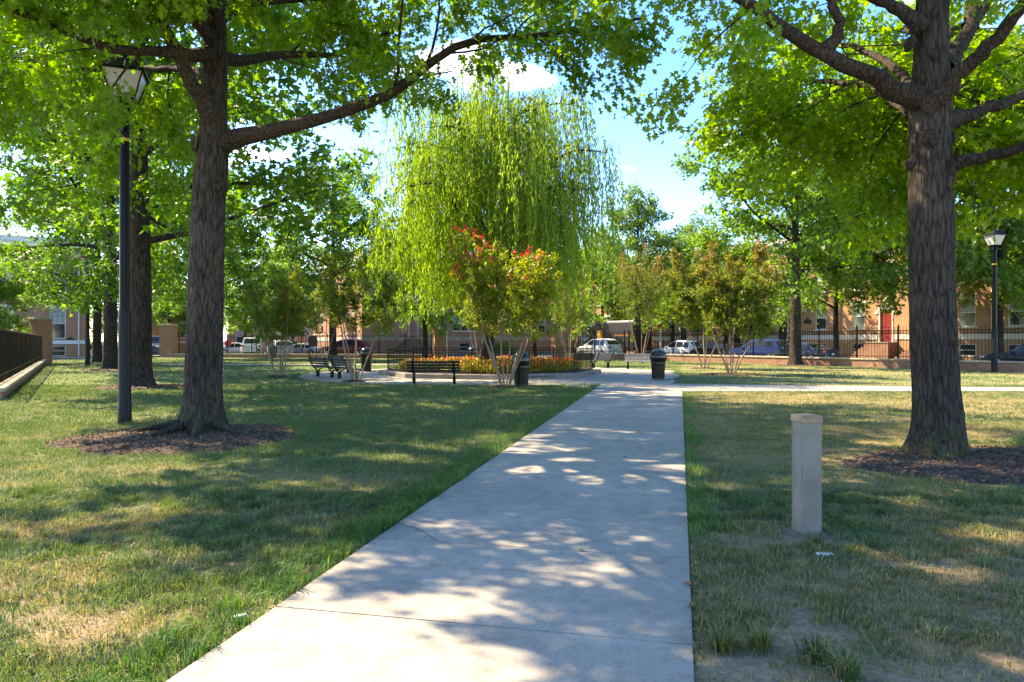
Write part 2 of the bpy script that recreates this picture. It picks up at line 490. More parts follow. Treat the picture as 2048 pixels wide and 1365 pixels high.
# the low wall and fences round the park
WR0 = Vector((29.2, 27.8, 0)); WR1 = Vector((9.2, 57.8, 0))      # right wall, near to far
WB0 = Vector((-31.6, 65.2, 0))                                     # back wall's left end
FL0 = Vector((-13.2, 17.9, 0)); FL1 = Vector((-31.0, 46.6, 0))    # left fence, near to far

def mulch_d(x, y):
    d = np.full(np.shape(x), 9.0)
    for cx, cy_, rx, ry in MULCH:
        a = np.arctan2(y - cy_, x - cx)
        rr = np.sqrt(((x - cx) / rx) ** 2 + ((y - cy_) / ry) ** 2) + 0.05 * np.sin(3 * a + cx) + 0.035 * np.sin(7 * a + cy_)
        d = np.minimum(d, (rr - 1) * min(rx, ry))
    return d                                       # <0 inside

def hard_d(x, y):
    """signed distance (roughly) to paving: <0 on paving"""
    d = np.maximum(XL(y) - x, x - XR(y)); d = np.where(y < 26.5, d, 9)
    p = np.hypot(x - PLC[0], y - PLC[1]) - PL_R
    rr = np.maximum(p + PL_R, 1e-3); c_ = (x - PLC[0]) / rr; s_ = (y - PLC[1]) / rr
    p = p - 1.3 * np.clip((s_ - 0.1) * 4, 0, 1) * np.clip((c_ - 0.2) * 4, 0, 1)
    d = np.minimum(d, p)
    c = np.maximum(CROSS_B - y, y - CROSS_T(x)); c = np.where(x > 4.2, c, 9)
    d = np.minimum(d, c)
    l = np.maximum(np.abs(y - 45.0) - 0.85, np.maximum(-22 - x, x + 5.5))
    d = np.minimum(d, l)
    l2 = np.maximum(np.abs(x + 4.4) - 1.1, np.maximum(38 - y, y - 45.8))
    return np.minimum(d, l2)

def in_park(x, y):
    fx, fy = FL1.x - FL0.x, FL1.y - FL0.y
    left = (x - FL0.x) * fy - (y - FL0.y) * fx > 0
    right = (x - WR0.x) * (WR1.y - WR0.y) - (y - WR0.y) * (WR1.x - WR0.x) < 0
    return left & right & (y < 61 - 0.1 * x)

BARE = ((1.75, 5.35, 0.50, 0.75), (1.12, 3.22, 0.42, 0.9), (1.95, 3.12, 0.45, 0.8), (-2.35, 3.75, 0.35, 0.5), (-3.3, 4.4, 0.35, 0.4), (3.2, 3.8, 0.3, 0.45), (4.6, 4.1, 0.35, 0.4), (2.9, 3.35, 0.35, 0.5))
def bareness(x, y):
    b = np.zeros_like(x)
    for bx, by, br, k in BARE:
        b += k * np.exp(-(((x - bx) / br) ** 2 + ((y - by) / (br * 0.55)) ** 2))
    n = fbm(x * 2.6 + 3, y * 3.4, 71, 4)
    near = np.clip((6.3 - y) / 1.2, 0, 1) * np.where(x > XR(y), 1.0, 0.62)
    b += np.clip((n - 0.54) / 0.14, 0, 1) * 0.8 * near
    return np.clip(b * (0.55 + 0.9 * fbm(x * 6, y * 7, 91, 3)), 0, 1)

def dryness(x, y):
    n1 = fbm(x * 0.55 + 7, y * 0.8 + 3, 5, 4); n2 = fbm(x * 1.9, y * 2.6, 11, 4)
    bias = np.zeros_like(x)
    rightside = x > XR(y)
    near = np.clip((7.2 - y) / 2.6, 0, 1)
    bias += np.where(rightside, 0.21 * near, 0.13 * np.clip((6.8 - y) / 2.5, 0, 1))
    bias += np.where(rightside & (y > 8.5) & (y < 21), 0.11, 0)
    bias += np.where(rightside & (y >= 21), 0.06, 0)
    bias += np.where(~rightside & (y > 8.5), -0.05, 0)
    for (bx, by, br, k) in ((1.75, 5.35, 0.55, 0.24), (1.15, 3.25, 0.55, 0.28), (2.15, 3.2, 0.5, 0.18), (-2.35, 3.75, 0.5, 0.2), (-3.3, 4.4, 0.45, 0.16),
                            (-3.4, 5.6, 0.9, 0.16), (-1.9, 6.1, 0.5, 0.12), (3.2, 3.8, 0.4, 0.16), (3.0, 5.6, 0.6, 0.1), (4.6, 4.1, 0.5, 0.14)):
        bias += k * np.exp(-(((x - bx) / br) ** 2 + ((y - by) / (br * 0.6)) ** 2))
    edge = hard_d(x, y)
    lush = np.exp(-np.clip(edge, 0, 9) / 0.28) * np.where(rightside & (y < 5.2), 0.0, 1.0)
    lush = np.where(rightside & (y > 6), lush * 0.6, lush)
    base = np.where(rightside, -0.06, -0.115)
    return np.clip(0.55 * n1 + 0.45 * n2 + base + bias - 0.22 * lush, 0, 1), lush

G_LUSH = np.array([0.088, 0.142, 0.046]); G_MID = np.array([0.145, 0.180, 0.075]); G_STRAW = np.array([0.33, 0.26, 0.135]); G_SOIL = np.array([0.29, 0.215, 0.145])

def lawn_base_colour(x, y):
    d, lush = dryness(x, y)
    f = 0.5 + 0.5 * np.clip((y - 14) / 22, 0, 1)               # far off the sheet carries the lawn's own mean colour
    t1 = np.clip((d - 0.42) / 0.12, 0, 1)[:, None]; t2 = np.clip((d - 0.56) / 0.12, 0, 1)[:, None]
    soil = G_SOIL * (0.75 + 0.5 * vnoise(x * 9, y * 9, 3))[:, None]
    green = (G_LUSH * 0.85 + 0.15 * G_SOIL)[None] * (1 - t1) + (G_MID * 0.75 + G_STRAW * 0.25)[None] * t1
    br = bareness(x, y)[:, None]
    t2 = np.clip((d - 0.50) / 0.14, 0, 1)[:, None]
    near = ((soil * 0.25 + G_MID * 0.55) * (1 - t2) + (soil * 0.3 + G_STRAW * 0.5) * t2) * (1 - br) + soil * br * 1.15
    far = green * (1 - t2) + (G_STRAW * 0.6 + G_MID * 0.4) * t2
    k = np.clip((y - 13) / 12, 0, 1)[:, None]
    return near * (1 - k) + far * k

def axis(segs):
    a = [np.arange(s, e, st) for s, e, st in segs]
    return np.concatenate(a + [np.array([segs[-1][1]])])

gxs = axis([(-800, -100, 70), (-100, -40, 4), (-40, -10, 0.9), (-10, 10, 0.2), (10, 40, 0.9), (40, 100, 4), (100, 800, 70)])
gys = axis([(-120, 0, 6), (0, 2.4, 0.6), (2.4, 13, 0.2), (13, 30, 0.4), (30, 70, 1.2), (70, 140, 6), (140, 1500, 80)])
GX, GY = np.meshgrid(gxs, gys)
gv = np.stack([GX.ravel(), GY.ravel(), np.zeros(GX.size)], 1)
_b = (fbm(gv[:, 0] * 1.3, gv[:, 1] * 1.3, 21, 4) - 0.5) * 0.022
gv[:, 2] = np.where((np.abs(gv[:, 0]) < 20) & (gv[:, 1] < 40), _b - 0.004, -0.004)
nx, ny = len(gxs), len(gys)
ii = (np.arange(ny - 1)[:, None] * nx + np.arange(nx - 1)[None]).ravel()
gf = np.stack([ii, ii + 1, ii + nx + 1, ii + nx], 1)
M_ground, _nt, _b1, _o = new_mat('lawn_soil')
_a = nd(_nt, 'ShaderNodeAttribute', attribute_name='Col')
_geo = nd(_nt, 'ShaderNodeNewGeometry')
_mx = nd(_nt, 'ShaderNodeMix', data_type='RGBA', blend_type='MULTIPLY'); _mx.inputs['Factor'].default_value = 1
_nt.links.new(_a.outputs['Color'], _mx.inputs['A'])
_nt.links.new(ramp(_nt, noise(_nt, 26, 6, 0.75, vec=_geo.outputs['Position']), [(0.3, (0.5, 0.5, 0.48)), (0.7, (1.4, 1.38, 1.3))]), _mx.inputs['B'])
_nt.links.new(_mx.outputs['Result'], _b1.inputs['Base Color'])
_b1.inputs['Roughness'].default_value = 0.95; _b1.inputs['Specular IOR Level'].default_value = 0.1
_nt.links.new(bump(_nt, noise(_nt, 35, 6, 0.75, vec=_geo.outputs['Position']), 0.02), _b1.inputs['Normal'])
ground = inst('ground', np_mesh('ground', gv, gf, M_ground, lawn_base_colour(gv[:, 0], gv[:, 1]), smooth=True))
tag(ground, kind='structure')

# ---- grass blades (one object: nobody could count them)
rng = np.random.default_rng(4)
def blades(n, y0, y1, dens_pow, h0, h1, w, seg2, keep_scale=1.0, hi=0.76):
    r = np.random.default_rng(int(y0 * 100) + 5)
    y = np.sqrt(r.uniform(y0 * y0, y1 * y1, n))
    x = r.uniform(-1, 1, n) * (hi * y + 0.7)
    d, lush = dryness(x, y)
    hd = hard_d(x, y); md = mulch_d(x, y)
    clump = fbm(x * 7.0, y * 7.0, 31, 3)
    pk = np.clip(1.0 - 1.05 * bareness(x, y), 0.03, 1) * np.clip(0.3 + 1.4 * clump, 0, 1)
    keep = (hd > 0.012) & (md > 0.02) & in_park(x, y) & (r.uniform(0, 1, n) < pk * keep_scale)
    keep &= ~((np.abs(x - 2.29) < 0.13) & (np.abs(y - 5.48) < 0.13))
    x, y, d, lush, clump = x[keep], y[keep], d[keep], lush[keep], clump[keep]
    n = len(x)
    h = r.uniform(h0, h1, n) * (0.26 + 1.5 * clump ** 2) * (1 + 0.7 * lush) * (1.05 - 0.5 * np.clip((d - 0.4) * 3, 0, 1))
    az = r.uniform(0, 2 * np.pi, n) ; ca = fbm(x * 3, y * 3, 51, 2) * 14
    az = np.where(r.uniform(0, 1, n) < 0.55, ca + r.normal(0, 0.5, n), az)
    lean = np.abs(r.normal(0.55, 0.35, n)) * (1 + 0.5 * np.clip((d - 0.4) * 3, 0, 1))
    dirx, diry = np.cos(az) * lean, np.sin(az) * lean
    sx, sy = -np.sin(az), np.cos(az)
    tw = r.normal(0, 0.7, n); sx, sy = sx * np.cos(tw) - sy * np.sin(tw), sx * np.sin(tw) + sy * np.cos(tw)
    ww = w * r.uniform(0.7, 1.3, n) * 0.5
    z0 = -0.012
    straw = np.clip((d - 0.45) / 0.15, 0, 1) * np.clip(1.7 - 1.9 * clump, 0.15, 1.0) + 0.07
    straw = r.uniform(0, 1, n) < straw * np.where(lush > 0.3, 0.35, 1)
    g = G_LUSH[None] * (0.7 + 0.6 * r.uniform(0, 1, n))[:, None]
    mixg = np.clip((d - 0.33) / 0.2, 0, 1)[:, None] * 0.8
    g = g * (1 - mixg) + G_MID[None] * mixg * r.uniform(0.8, 1.25, n)[:, None]
    g = g * np.where((lush > 0.25)[:, None], np.array([[0.80, 1.04, 0.66]]), 1.0)
    s = G_STRAW[None] * r.uniform(0.55, 1.25, n)[:, None] * np.array([[1.0, 0.96, 0.85]])
    col = np.where(straw[:, None], s, g)
    b0 = np.stack([x - sx * ww, y - sy * ww, np.full(n, z0)], 1); b1 = np.stack([x + sx * ww, y + sy * ww, np.full(n, z0)], 1)
    tip = np.stack([x + dirx * h, y + diry * h, h * np.clip(1.05 - 0.32 * lean, 0.25, 1)], 1)
    if not seg2:
        V = np.stack([b0, b1, tip], 1).reshape(-1, 3); F = np.arange(3 * n).reshape(n, 3)
        return V, F, np.repeat(col, 3, 0)
    mx_, my_ = x + dirx * h * 0.36, y + diry * h * 0.36; mz = h * 0.62
    m0 = np.stack([mx_ - sx * ww * 0.8, my_ - sy * ww * 0.8, mz], 1); m1 = np.stack([mx_ + sx * ww * 0.8, my_ + sy * ww * 0.8, mz], 1)
    V = np.stack([b0, b1, m0, m1, tip], 1).reshape(-1, 3)
    k = np.arange(n)[:, None] * 5
    F = np.stack([k + np.array([[0, 1, 3]]), k + np.array([[0, 3, 2]]), k + np.array([[2, 3, 4]])], 1).reshape(-1, 3)
    return V, F, np.repeat(col, 5, 0)

def merge(parts):
    V, F, K, b = [], [], [], 0
    for v, f, k in parts:
        V.append(v); F.append(f + b); K.append(k); b += len(v)
    return np.concatenate(V), np.concatenate(F), np.concatenate(K)

gV, gF, gC = merge([blades(285000, 2.6, 7.0, 1, 0.045, 0.10, 0.0052, True),
                    blades(250000, 7.0, 13.0, 1, 0.05, 0.095, 0.0085, False),
                    blades(225000, 13.0, 24.0, 1, 0.05, 0.09, 0.017, False),
                    blades(120000, 24.0, 60.0, 1, 0.05, 0.085, 0.042, False)])
grass = inst('grass', np_mesh('grass', gV, gF, M_grass, gC))
tag(grass, 'patchy green and straw coloured lawn grass on both sides of the path', 'grass', kind='stuff')

# ---- tufts that stand out in the dry patch right of the path
def tuft(name, label, x, y, n, h, tint, seed):
    r = np.random.default_rng(seed)
    az = r.uniform(0, 2 * np.pi, n); rad = np.abs(r.normal(0, 0.045, n)); ln = r.uniform(0.3, 1.0, n) * h
    lean = r.uniform(0.25, 1.15, n)
    bx, by = rad * np.cos(az), rad * np.sin(az)
    w = r.uniform(0.0018, 0.0035, n); sx, sy = -np.sin(az), np.cos(az)
    b0 = np.stack([bx - sx * w, by - sy * w, np.zeros(n) - 0.01], 1); b1 = np.stack([bx + sx * w, by + sy * w, np.zeros(n) - 0.01], 1)
    mx_, my_ = bx + np.cos(az) * ln * lean * 0.35, by + np.sin(az) * ln * lean * 0.35
    m0 = np.stack([mx_ - sx * w * 0.8, my_ - sy * w * 0.8, ln * 0.6], 1); m1 = np.stack([mx_ + sx * w * 0.8, my_ + sy * w * 0.8, ln * 0.6], 1)
    tp = np.stack([bx + np.cos(az) * ln * lean, by + np.sin(az) * ln * lean, ln * np.clip(1.05 - 0.4 * lean, 0.2, 1)], 1)
    V = np.stack([b0, b1, m0, m1, tp], 1).reshape(-1, 3); k = np.arange(n)[:, None] * 5
    F = np.stack([k + np.array([[0, 1, 3]]), k + np.array([[0, 3, 2]]), k + np.array([[2, 3, 4]])], 1).reshape(-1, 3)
    col = np.where((r.uniform(0, 1, n) < 0.25)[:, None], G_STRAW[None], np.array(tint)[None] * r.uniform(0.7, 1.4, n)[:, None])
    o = inst(name, np_mesh(name, V, F, M_grass, np.repeat(col, 5, 0)), None, (x, y, 0))
    tag(o, label, 'grass tuft', 'grass tufts beside the path')
p = gp(1632, 1092); tuft('grass_tuft', 'small dark grass tuft at the foot of the grey utility post', p.x, p.y, 150, 0.13, (0.05, 0.085, 0.02), 1)
p = gp(1447, 1300); tuft('grass_tuft', 'yellowish grass tuft in bare soil nearest the path at bottom right', p.x, p.y, 200, 0.15, (0.09, 0.11, 0.02), 2)
p = gp(1520, 1296); tuft('grass_tuft', 'pale yellow-green grass tuft, second from the path at bottom right', p.x, p.y, 200, 0.14, (0.11, 0.13, 0.03), 3)
p = gp(1632, 1318); tuft('grass_tuft', 'green grass tuft beyond the sandy bare patch at bottom right', p.x, p.y, 220, 0.15, (0.06, 0.10, 0.02), 4)
p = gp(1688, 1352); tuft('grass_tuft', 'bright green grass tuft at the bottom edge of the photo, right', p.x, p.y, 200, 0.15, (0.05, 0.13, 0.02), 5)
p = gp(1868, 918); tuft('grass_tuft', 'light green weed tuft at the foot of the right oak trunk', p.x, p.y - 0.25, 90, 0.2, (0.10, 0.17, 0.03), 6)

# ---- main path: concrete slabs
path = thing('path', None, None); path['kind'] = 'structure'
joints = [-4.0, -1.4, 1.3, 3.95, 5.32, 6.7, 8.05, 10.75, 13.4, 16.0, 18.6, 21.2, 24.6]
gap = 0.0036
for j in range(len(joints) - 1):
    a, b = joints[j] + gap, joints[j + 1] - gap
    w0 = 0.5
    poly = [(XL(a), a), (XR(a - w0), a - w0), (XR(b - w0), b - w0), (XL(b), b)]
    MB().prism(poly, -0.10, 0.020 + 0.002 * math.sin(j * 2.1)).build('slab', M_conc, path)
cr = [gp(770, 1047), gp(800, 1055), gp(832, 1064), gp(850, 1072), gp(872, 1088)]
ck = MB()
for i in range(len(cr) - 1):
    d = (cr[i + 1] - cr[i]).normalized(); n_ = Vector((-d.y, d.x, 0)) * 0.006
    ck.add([cr[i] - n_ * .6 + Vector((0, 0, .0255)), cr[i] + n_ + Vector((0, 0, .0255)), cr[i + 1] + n_ * .7 + Vector((0, 0, .0255)), cr[i + 1] - n_ + Vector((0, 0, .0255))], [(0, 3, 2, 1)])
ck.build('crack', mat_plain('crack_dirt', (0.09, 0.08, 0.07), rough=0.95), path)

# ---- plaza round the planter, in sectors
plaza = thing('plaza', None, None); plaza['kind'] = 'structure'
NS = 16
for k in range(NS):
    a0 = 2 * math.pi * (k + 0.5) / NS; a1 = 2 * math.pi * (k + 1.5) / NS
    g0 = 0.0012
    pts = []
    for t in np.linspace(a0 + g0, a1 - g0, 7):
        ro = PL_R
        c_, s_ = math.cos(t), math.sin(t)
        if c_ > 0.2 and s_ > 0.1: ro = PL_R + 1.3 * min(1, (s_ - 0.1) * 4) * min(1, (c_ - 0.2) * 4)
        pts.append((PLC[0] + ro * c_, PLC[1] + ro * s_))
    for t in np.linspace(a1 - g0, a0 + g0, 7):
        pts.append((PLC[0] + 4.4 * math.cos(t), PLC[1] + 4.4 * math.sin(t)))
    MB().prism(pts, -0.10, 0.016).build('slab', M_conc, plaza)
cross = thing('cross_path', None, None); cross['kind'] = 'structure'
MB().prism([(2.6, 20.95), (5.02, 20.95), (5.5, 24.45), (6.3, 27.2), (1.5, 24.6), (1.9, 23.3), (2.3, 22.0)], -0.10, 0.012).build('slab', M_conc, cross)
xs_ = [5.02, 7.6, 10.2, 12.8, 15.4, 18.0, 20.6, 23.2, 26.0]
for j in range(len(xs_) - 1):
    a, b = xs_[j] + 0.006, xs_[j + 1] - 0.006
    MB().prism([(a, CROSS_B), (b, CROSS_B), (b, float(CROSS_T(np.float64(b)))), (a, float(CROSS_T(np.float64(a))))], -0.10, 0.016 if j % 2 else 0.018).build('slab', M_conc, cross)
side = thing('side_path', None, None); side['kind'] = 'structure'
for j in range(6):
    a = -22 + j * 2.75
    MB().prism([(a + .006, 44.15), (a + 2.744, 44.15), (a + 2.744, 45.85), (a + .006, 45.85)], -0.10, 0.014 + 0.002 * (j % 2)).build('slab', M_conc, side)
MB().prism([(-5.5, 38.0), (-3.3, 38.0), (-3.3, 45.8), (-5.5, 45.8)], -0.10, 0.011).build('slab', M_conc, side)

# ---- mulch rings: a low mound with chips
M_mulch = mat_plain('bark_mulch', (0.095, 0.055, 0.034), (0.04, 0.024, 0.016), scale=16, rough=0.95, bmp=0.02, bscale=45)
for q, (cx, cy_, rx, ry) in enumerate(MULCH):
    nr, na = 7, 56
    V = [(0, 0, 0.055)]; F3 = []
    r_ = np.random.default_rng(q)
    for i in range(1, nr + 1):
        for k in range(na):
            a = 2 * math.pi * k / na
            e = 1 / (1) - 0.05 * math.sin(3 * a + cx) - 0.035 * math.sin(7 * a + cy_) + 0.012 * r_.normal()
            f = i / nr
            V.append((rx * e * f * math.cos(a), ry * e * f * math.sin(a), 0.055 * (1 - f ** 3) + 0.004 + 0.003 * r_.normal() * (f < 1) - 0.012 * (i == nr)))
    for k in range(na): F3.append((0, 1 + k, 1 + (k + 1) % na))
    for i in range(nr - 1):
        for k in range(na):
            a, b = 1 + i * na + k, 1 + i * na + (k + 1) % na
            F3 += [(a, a + na, b + na), (a, b + na, b)]
    mo = inst('mulch_bed', np_mesh('mulch_bed', V, F3, M_mulch, smooth=True), None, (cx, cy_, 0))
    mo['kind'] = 'structure'
    n = [9000, 9500, 1200, 500, 500, 500, 350, 200, 200, 200][q]
    a = r_.uniform(0, 2 * np.pi, n); f = np.sqrt(r_.uniform(0, 1.0, n))
    e = 1 - 0.05 * np.sin(3 * a + cx) - 0.035 * np.sin(7 * a + cy_)
    x, y = rx * e * f * np.cos(a) , ry * e * f * np.sin(a)
    z = 0.055 * (1 - f ** 3) + 0.013
    L = r_.uniform(0.012, 0.045, n) * (1 if q < 2 else 1.6); W = r_.uniform(0.003, 0.008, n) * (1 if q < 2 else 1.8); t = r_.uniform(0, np.pi, n); tl = r_.normal(0, 0.35, n)
    ax_ = np.stack([np.cos(t) * np.cos(tl), np.sin(t) * np.cos(tl), np.sin(tl)], 1) * L[:, None]
    sd_ = np.stack([-np.sin(t), np.cos(t), r_.normal(0, 0.4, n)], 1) * W[:, None]
    c = np.stack([x, y, z], 1)
    V = np.stack([c - ax_ - sd_, c + ax_ - sd_ * .6, c + ax_ + sd_ * .7, c - ax_ + sd_], 1).reshape(-1, 3)
    Fq = np.arange(4 * n).reshape(n, 4)
    pal = np.array([[0.115, 0.066, 0.04], [0.06, 0.036, 0.024], [0.165, 0.098, 0.06], [0.23, 0.155, 0.10], [0.08, 0.047, 0.03]])
    col = pal[r_.integers(0, 5, n)] * r_.uniform(0.7, 1.2, n)[:, None]
    if q == 0:
        M_chip = mat_leaf('mulch_chip', trans=0.0, rough=0.9)
    co = inst('mulch_chips', np_mesh('mulch_chips', V, Fq, M_chip, np.repeat(col, 4, 0)), mo)
    co['kind'] = 'stuff'

# ---- streets and sidewalks outside the park
def strip(name, pts, z, mat, kind='structure', thick=None):
    m = MB()
    if thick: m.prism(pts, z - thick, z)
    else: m.add([(p[0], p[1], z) for p in pts], [tuple(range(len(pts)))])
    o = m.build(name, mat); o['kind'] = kind
    return o
U = Vector((-0.5547, 0.8321, 0)); N = Vector((0.8321, 0.5547, 0))       # along / across the right-hand street
def off(p, a, b): return p + U * a + N * b
strip('street', [off(WR0, -40, 1.4), off(WR0, -40, 9.6), off(WR0, 46, 9.6), (20, 78), (-60, 74), (-75, 70), (-75, 30), (-35, 20), (-24, 14), (-15.6, 17.6), (-34, 47.2), (-34.5, 64.6), (-32.5, 66.6), (9.5, 60.2)], 0.000, M_asph)
strip('sidewalk', [off(WR0, -40, 9.6), off(WR0, -40, 13.2), off(WR0, 70, 13.2), off(WR0, 70, 9.6)], 0.13, M_walk, thick=0.2)
strip('sidewalk', [(-60, 58.0), (-34.9, 62.2), (-34.9, 63.8), (-60, 59.6)], 0.06, M_walk, thick=0.2)
strip('sidewalk', [(-22, 71.2), (8, 90.2), (8.5, 88.0), (-20, 69.6), (-33, 89), (-35, 88)], 0.12, M_walk, thick=0.2)

# ================================================================ TREES
OAK_V = np.array([(0, 0, 0), (.27, .30, .03), (.40, .075, 0), (.60, .40, .02), (.70, .085, -.02), (1, 0, -.10), (.70, -.085, -.02), (.60, -.40, .02), (.40, -.075, 0), (.27, -.30, .03)], np.float32)
OAK_F = np.array([(0, 2, 1), (2, 4, 3), (4, 6, 5), (6, 8, 7), (8, 0, 9), (0, 8, 2), (2, 6, 4), (2, 8, 6)], np.int32)
STAR_V = np.array([(0, 0, 0), (.42, .42, .04), (.50, .10, 0), (1, 0, -.08), (.50, -.10, 0), (.42, -.42, .04)], np.float32)
STAR_F = np.array([(0, 2, 1), (2, 4, 3), (4, 0, 5), (0, 4, 2)], np.int32)
OVAL_V = np.array([(0, 0, 0), (.45, .27, .05), (1, 0, -.06), (.45, -.27, .05)], np.float32)
OVAL_F = np.array([(0, 2, 1), (0, 3, 2)], np.int32)
LANCE_V = np.array([(0, 0, 0), (.4, .10, .0), (1, 0, -.03), (.4, -.10, .0)], np.float32)

def leaf_mesh(TV, TF, pos, axis_, nrm, size, col):
    t = nrmz(axis_); n_ = nrmz(nrm - t * np.sum(nrm * t, -1, keepdims=True)); b = np.cross(n_, t)
    k = len(TV)
    V = pos[:, None, :] + size[:, None, None] * (TV[None, :, 0:1] * t[:, None] + TV[None, :, 1:2] * b[:, None] + TV[None, :, 2:3] * n_[:, None])
    F = (np.arange(len(pos))[:, None, None] * k + TF[None]).reshape(-1, 3)
    return V.reshape(-1, 3), F, np.repeat(col, k, 0)

def twig_leaves(r, S, E, per, size, TV, TF, pal, droop=0.35, spread=0.13, flat=1.0, petiole=0.03):
    """leaves along straight twigs S->E; pal: list of colours"""
    n = len(S); idx = np.repeat(np.arange(n), per)
    m = len(idx)
    u = r.uniform(0.1, 1.08, m) ** 0.8
    d = nrmz(E - S)[idx]
    p = S[idx] + (E - S)[idx] * u[:, None] + r.normal(0, spread, (m, 3))
    p[:, 2] -= 0.05 * u
    lat = nrmz(np.cross(d, r.normal(0, 1, (m, 3))))
    ax_ = d * r.uniform(0.1, 0.9, m)[:, None] + lat * 0.8; ax_[:, 2] -= droop * r.uniform(0.3, 1.7, m)
    nr_ = r.normal(0, 0.55, (m, 3)); nr_[:, 2] += flat
    sz = size * r.uniform(0.55, 1.3, m)
    pal = np.array(pal)
    cw = r.dirichlet(np.ones(len(pal)) * 0.9, n)[idx]
    c = cw @ pal * r.uniform(0.75, 1.25, m)[:, None]
    return leaf_mesh(TV, TF, p + nrmz(ax_) * petiole, ax_, nr_, sz, c)

def tubes(polys):
    """polys: list of (pts n x 3, radii n, sides) -> one vertex/face set (triangles)"""
    V, F, b = [], [], 0
    for P, rad, ns in polys:
        P = np.asarray(P, float); rad = np.asarray(rad, float)
        T = np.gradient(P, axis=0); T = nrmz(T)
        up = np.array([0.17, 0.31, 0.93]); a = np.cross(T, up)
        bad = np.linalg.norm(a, axis=1) < 0.15
        a[bad] = np.cross(T[bad], np.array([1.0, 0.1, 0.0]))
        a = nrmz(a); c = np.cross(T, a)
        th = np.linspace(0, 2 * np.pi, ns, endpoint=False)
        ring = P[:, None] + rad[:, None, None] * (np.cos(th)[None, :, None] * a[:, None] + np.sin(th)[None, :, None] * c[:, None])
        V.append(ring.reshape(-1, 3))
        n = len(P)
        i = np.arange(n - 1)[:, None] * ns + np.arange(ns)[None]; j = np.arange(n - 1)[:, None] * ns + (np.arange(ns)[None] + 1) % ns
        F.append(np.stack([i, i + ns, j + ns], -1).reshape(-1, 3) + b); F.append(np.stack([i, j + ns, j], -1).reshape(-1, 3) + b)
        b += n * ns
    return np.concatenate(V), np.concatenate(F)

def wander(r, p0, d0, L, n, wob, up):
    """polyline starting at p0 along d0"""
    P = [np.array(p0, float)]; d = nrmz(np.array(d0, float)); st = L / n
    for k in range(n):
        d = nrmz(d + r.normal(0, wob, 3) + np.array([0, 0, up]))
        P.append(P[-1] + d * st)
    return np.array(P)

def resample(P, n):
    P = np.asarray(P, float)
    s = np.concatenate([[0], np.cumsum(np.linalg.norm(np.diff(P, axis=0), axis=1))])
    # Catmull-like smoothing through cubic on each axis
    u = np.linspace(0, s[-1], n)
    out = np.empty((n, 3))
    for k in range(3):
        y = P[:, k]; m = np.gradient(y, s)
        i = np.clip(np.searchsorted(s, u, side='right') - 1, 0, len(s) - 2)
        h = s[i + 1] - s[i]; t = (u - s[i]) / h
        out[:, k] = (2 * t**3 - 3 * t**2 + 1) * y[i] + (t**3 - 2 * t**2 + t) * h * m[i] + (-2 * t**3 + 3 * t**2) * y[i + 1] + (t**3 - t**2) * h * m[i + 1]
    return out

def ramify(r, limb, r0, start=0.25, sp=0.55, sl=0.5, twsp=0.34, twlen=(0.45, 0.9), hang=0.0, up=0.02, sec_max=2.6):
    """secondary branches and twigs along one limb"""
    polys, S, E = [], [], []
    seg = np.linalg.norm(np.diff(limb, axis=0), axis=1); L = seg.sum(); cum = np.concatenate([[0], np.cumsum(seg)])
    s = L * start; side = 1
    while s < L + 0.01:
        i = min(np.searchsorted(cum, s, side='right') - 1, len(limb) - 2)
        t = (s - cum[i]) / max(seg[i], 1e-6); p = limb[i] * (1 - t) + limb[i + 1] * t
        T = nrmz(limb[i + 1] - limb[i])
        perp = nrmz(np.cross(T, np.array([0, 0, 1.0])) + 1e-6) * side
        d = T * r.uniform(0.45, 0.9) + perp * r.uniform(0.5, 1.0) + np.array([0, 0, r.normal(0.05, 0.42) - hang])
        rem = (1 - s / L)
        sL = min(sec_max, (sl + 0.42 * L * rem) * r.uniform(0.65, 1.2))
        if s > L - 0.12: d = T; sL = sl * 1.2
        n = max(3, int(sL / 0.35))
        P = wander(r, p, d, sL, n, 0.16, up - hang * 0.25)
        rb = max(0.008, r0 * (1 - 0.8 * s / L) * 0.34)
        polys.append((P, np.linspace(rb, 0.005, len(P)), 4))
        q = 0.18 * sL; sd = 1
        c2 = np.linspace(0, sL, len(P))
        while q < sL + 0.01:
            j = min(int(q / sL * n), n - 1); f = q / sL * n - j
            pp = P[j] * (1 - f) + P[j + 1] * f; T2 = nrmz(P[j + 1] - P[j])
            pr = nrmz(np.cross(T2, r.normal(0, 0.6, 3) + np.array([0, 0, 1.0]))) * sd
            dd = nrmz(T2 * r.uniform(0.3, 0.8) + pr * 0.85 + np.array([0, 0, r.normal(-0.02, 0.4) - hang * 1.3]))
            l = r.uniform(*twlen)
            S.append(pp); E.append(pp + dd * l)
            q += twsp * r.uniform(0.6, 1.4); sd = -sd
        S.append(P[-1]); E.append(P[-1] + nrmz(P[-1] - P[-2]) * r.uniform(*twlen))
        s += sp * r.uniform(0.6, 1.4); side = -side
    return polys, S, E

def twig_tubes(S, E, rad=0.0045):
    d = nrmz(E - S); a = nrmz(np.cross(d, np.array([0.3, 0.2, 0.9]))); b = np.cross(d, a)
    n = len(S); th = [0, 2.094, 4.189]
    base = np.stack([S + (a * math.cos(t) + b * math.sin(t)) * rad for t in th], 1)
    V = np.concatenate([base, E[:, None]], 1).reshape(-1, 3)
    k = np.arange(n)[:, None, None] * 4
    F = (k + np.array([[[0, 1, 3], [1, 2, 3], [2, 0, 3]]])).reshape(-1, 3)
    return V, F

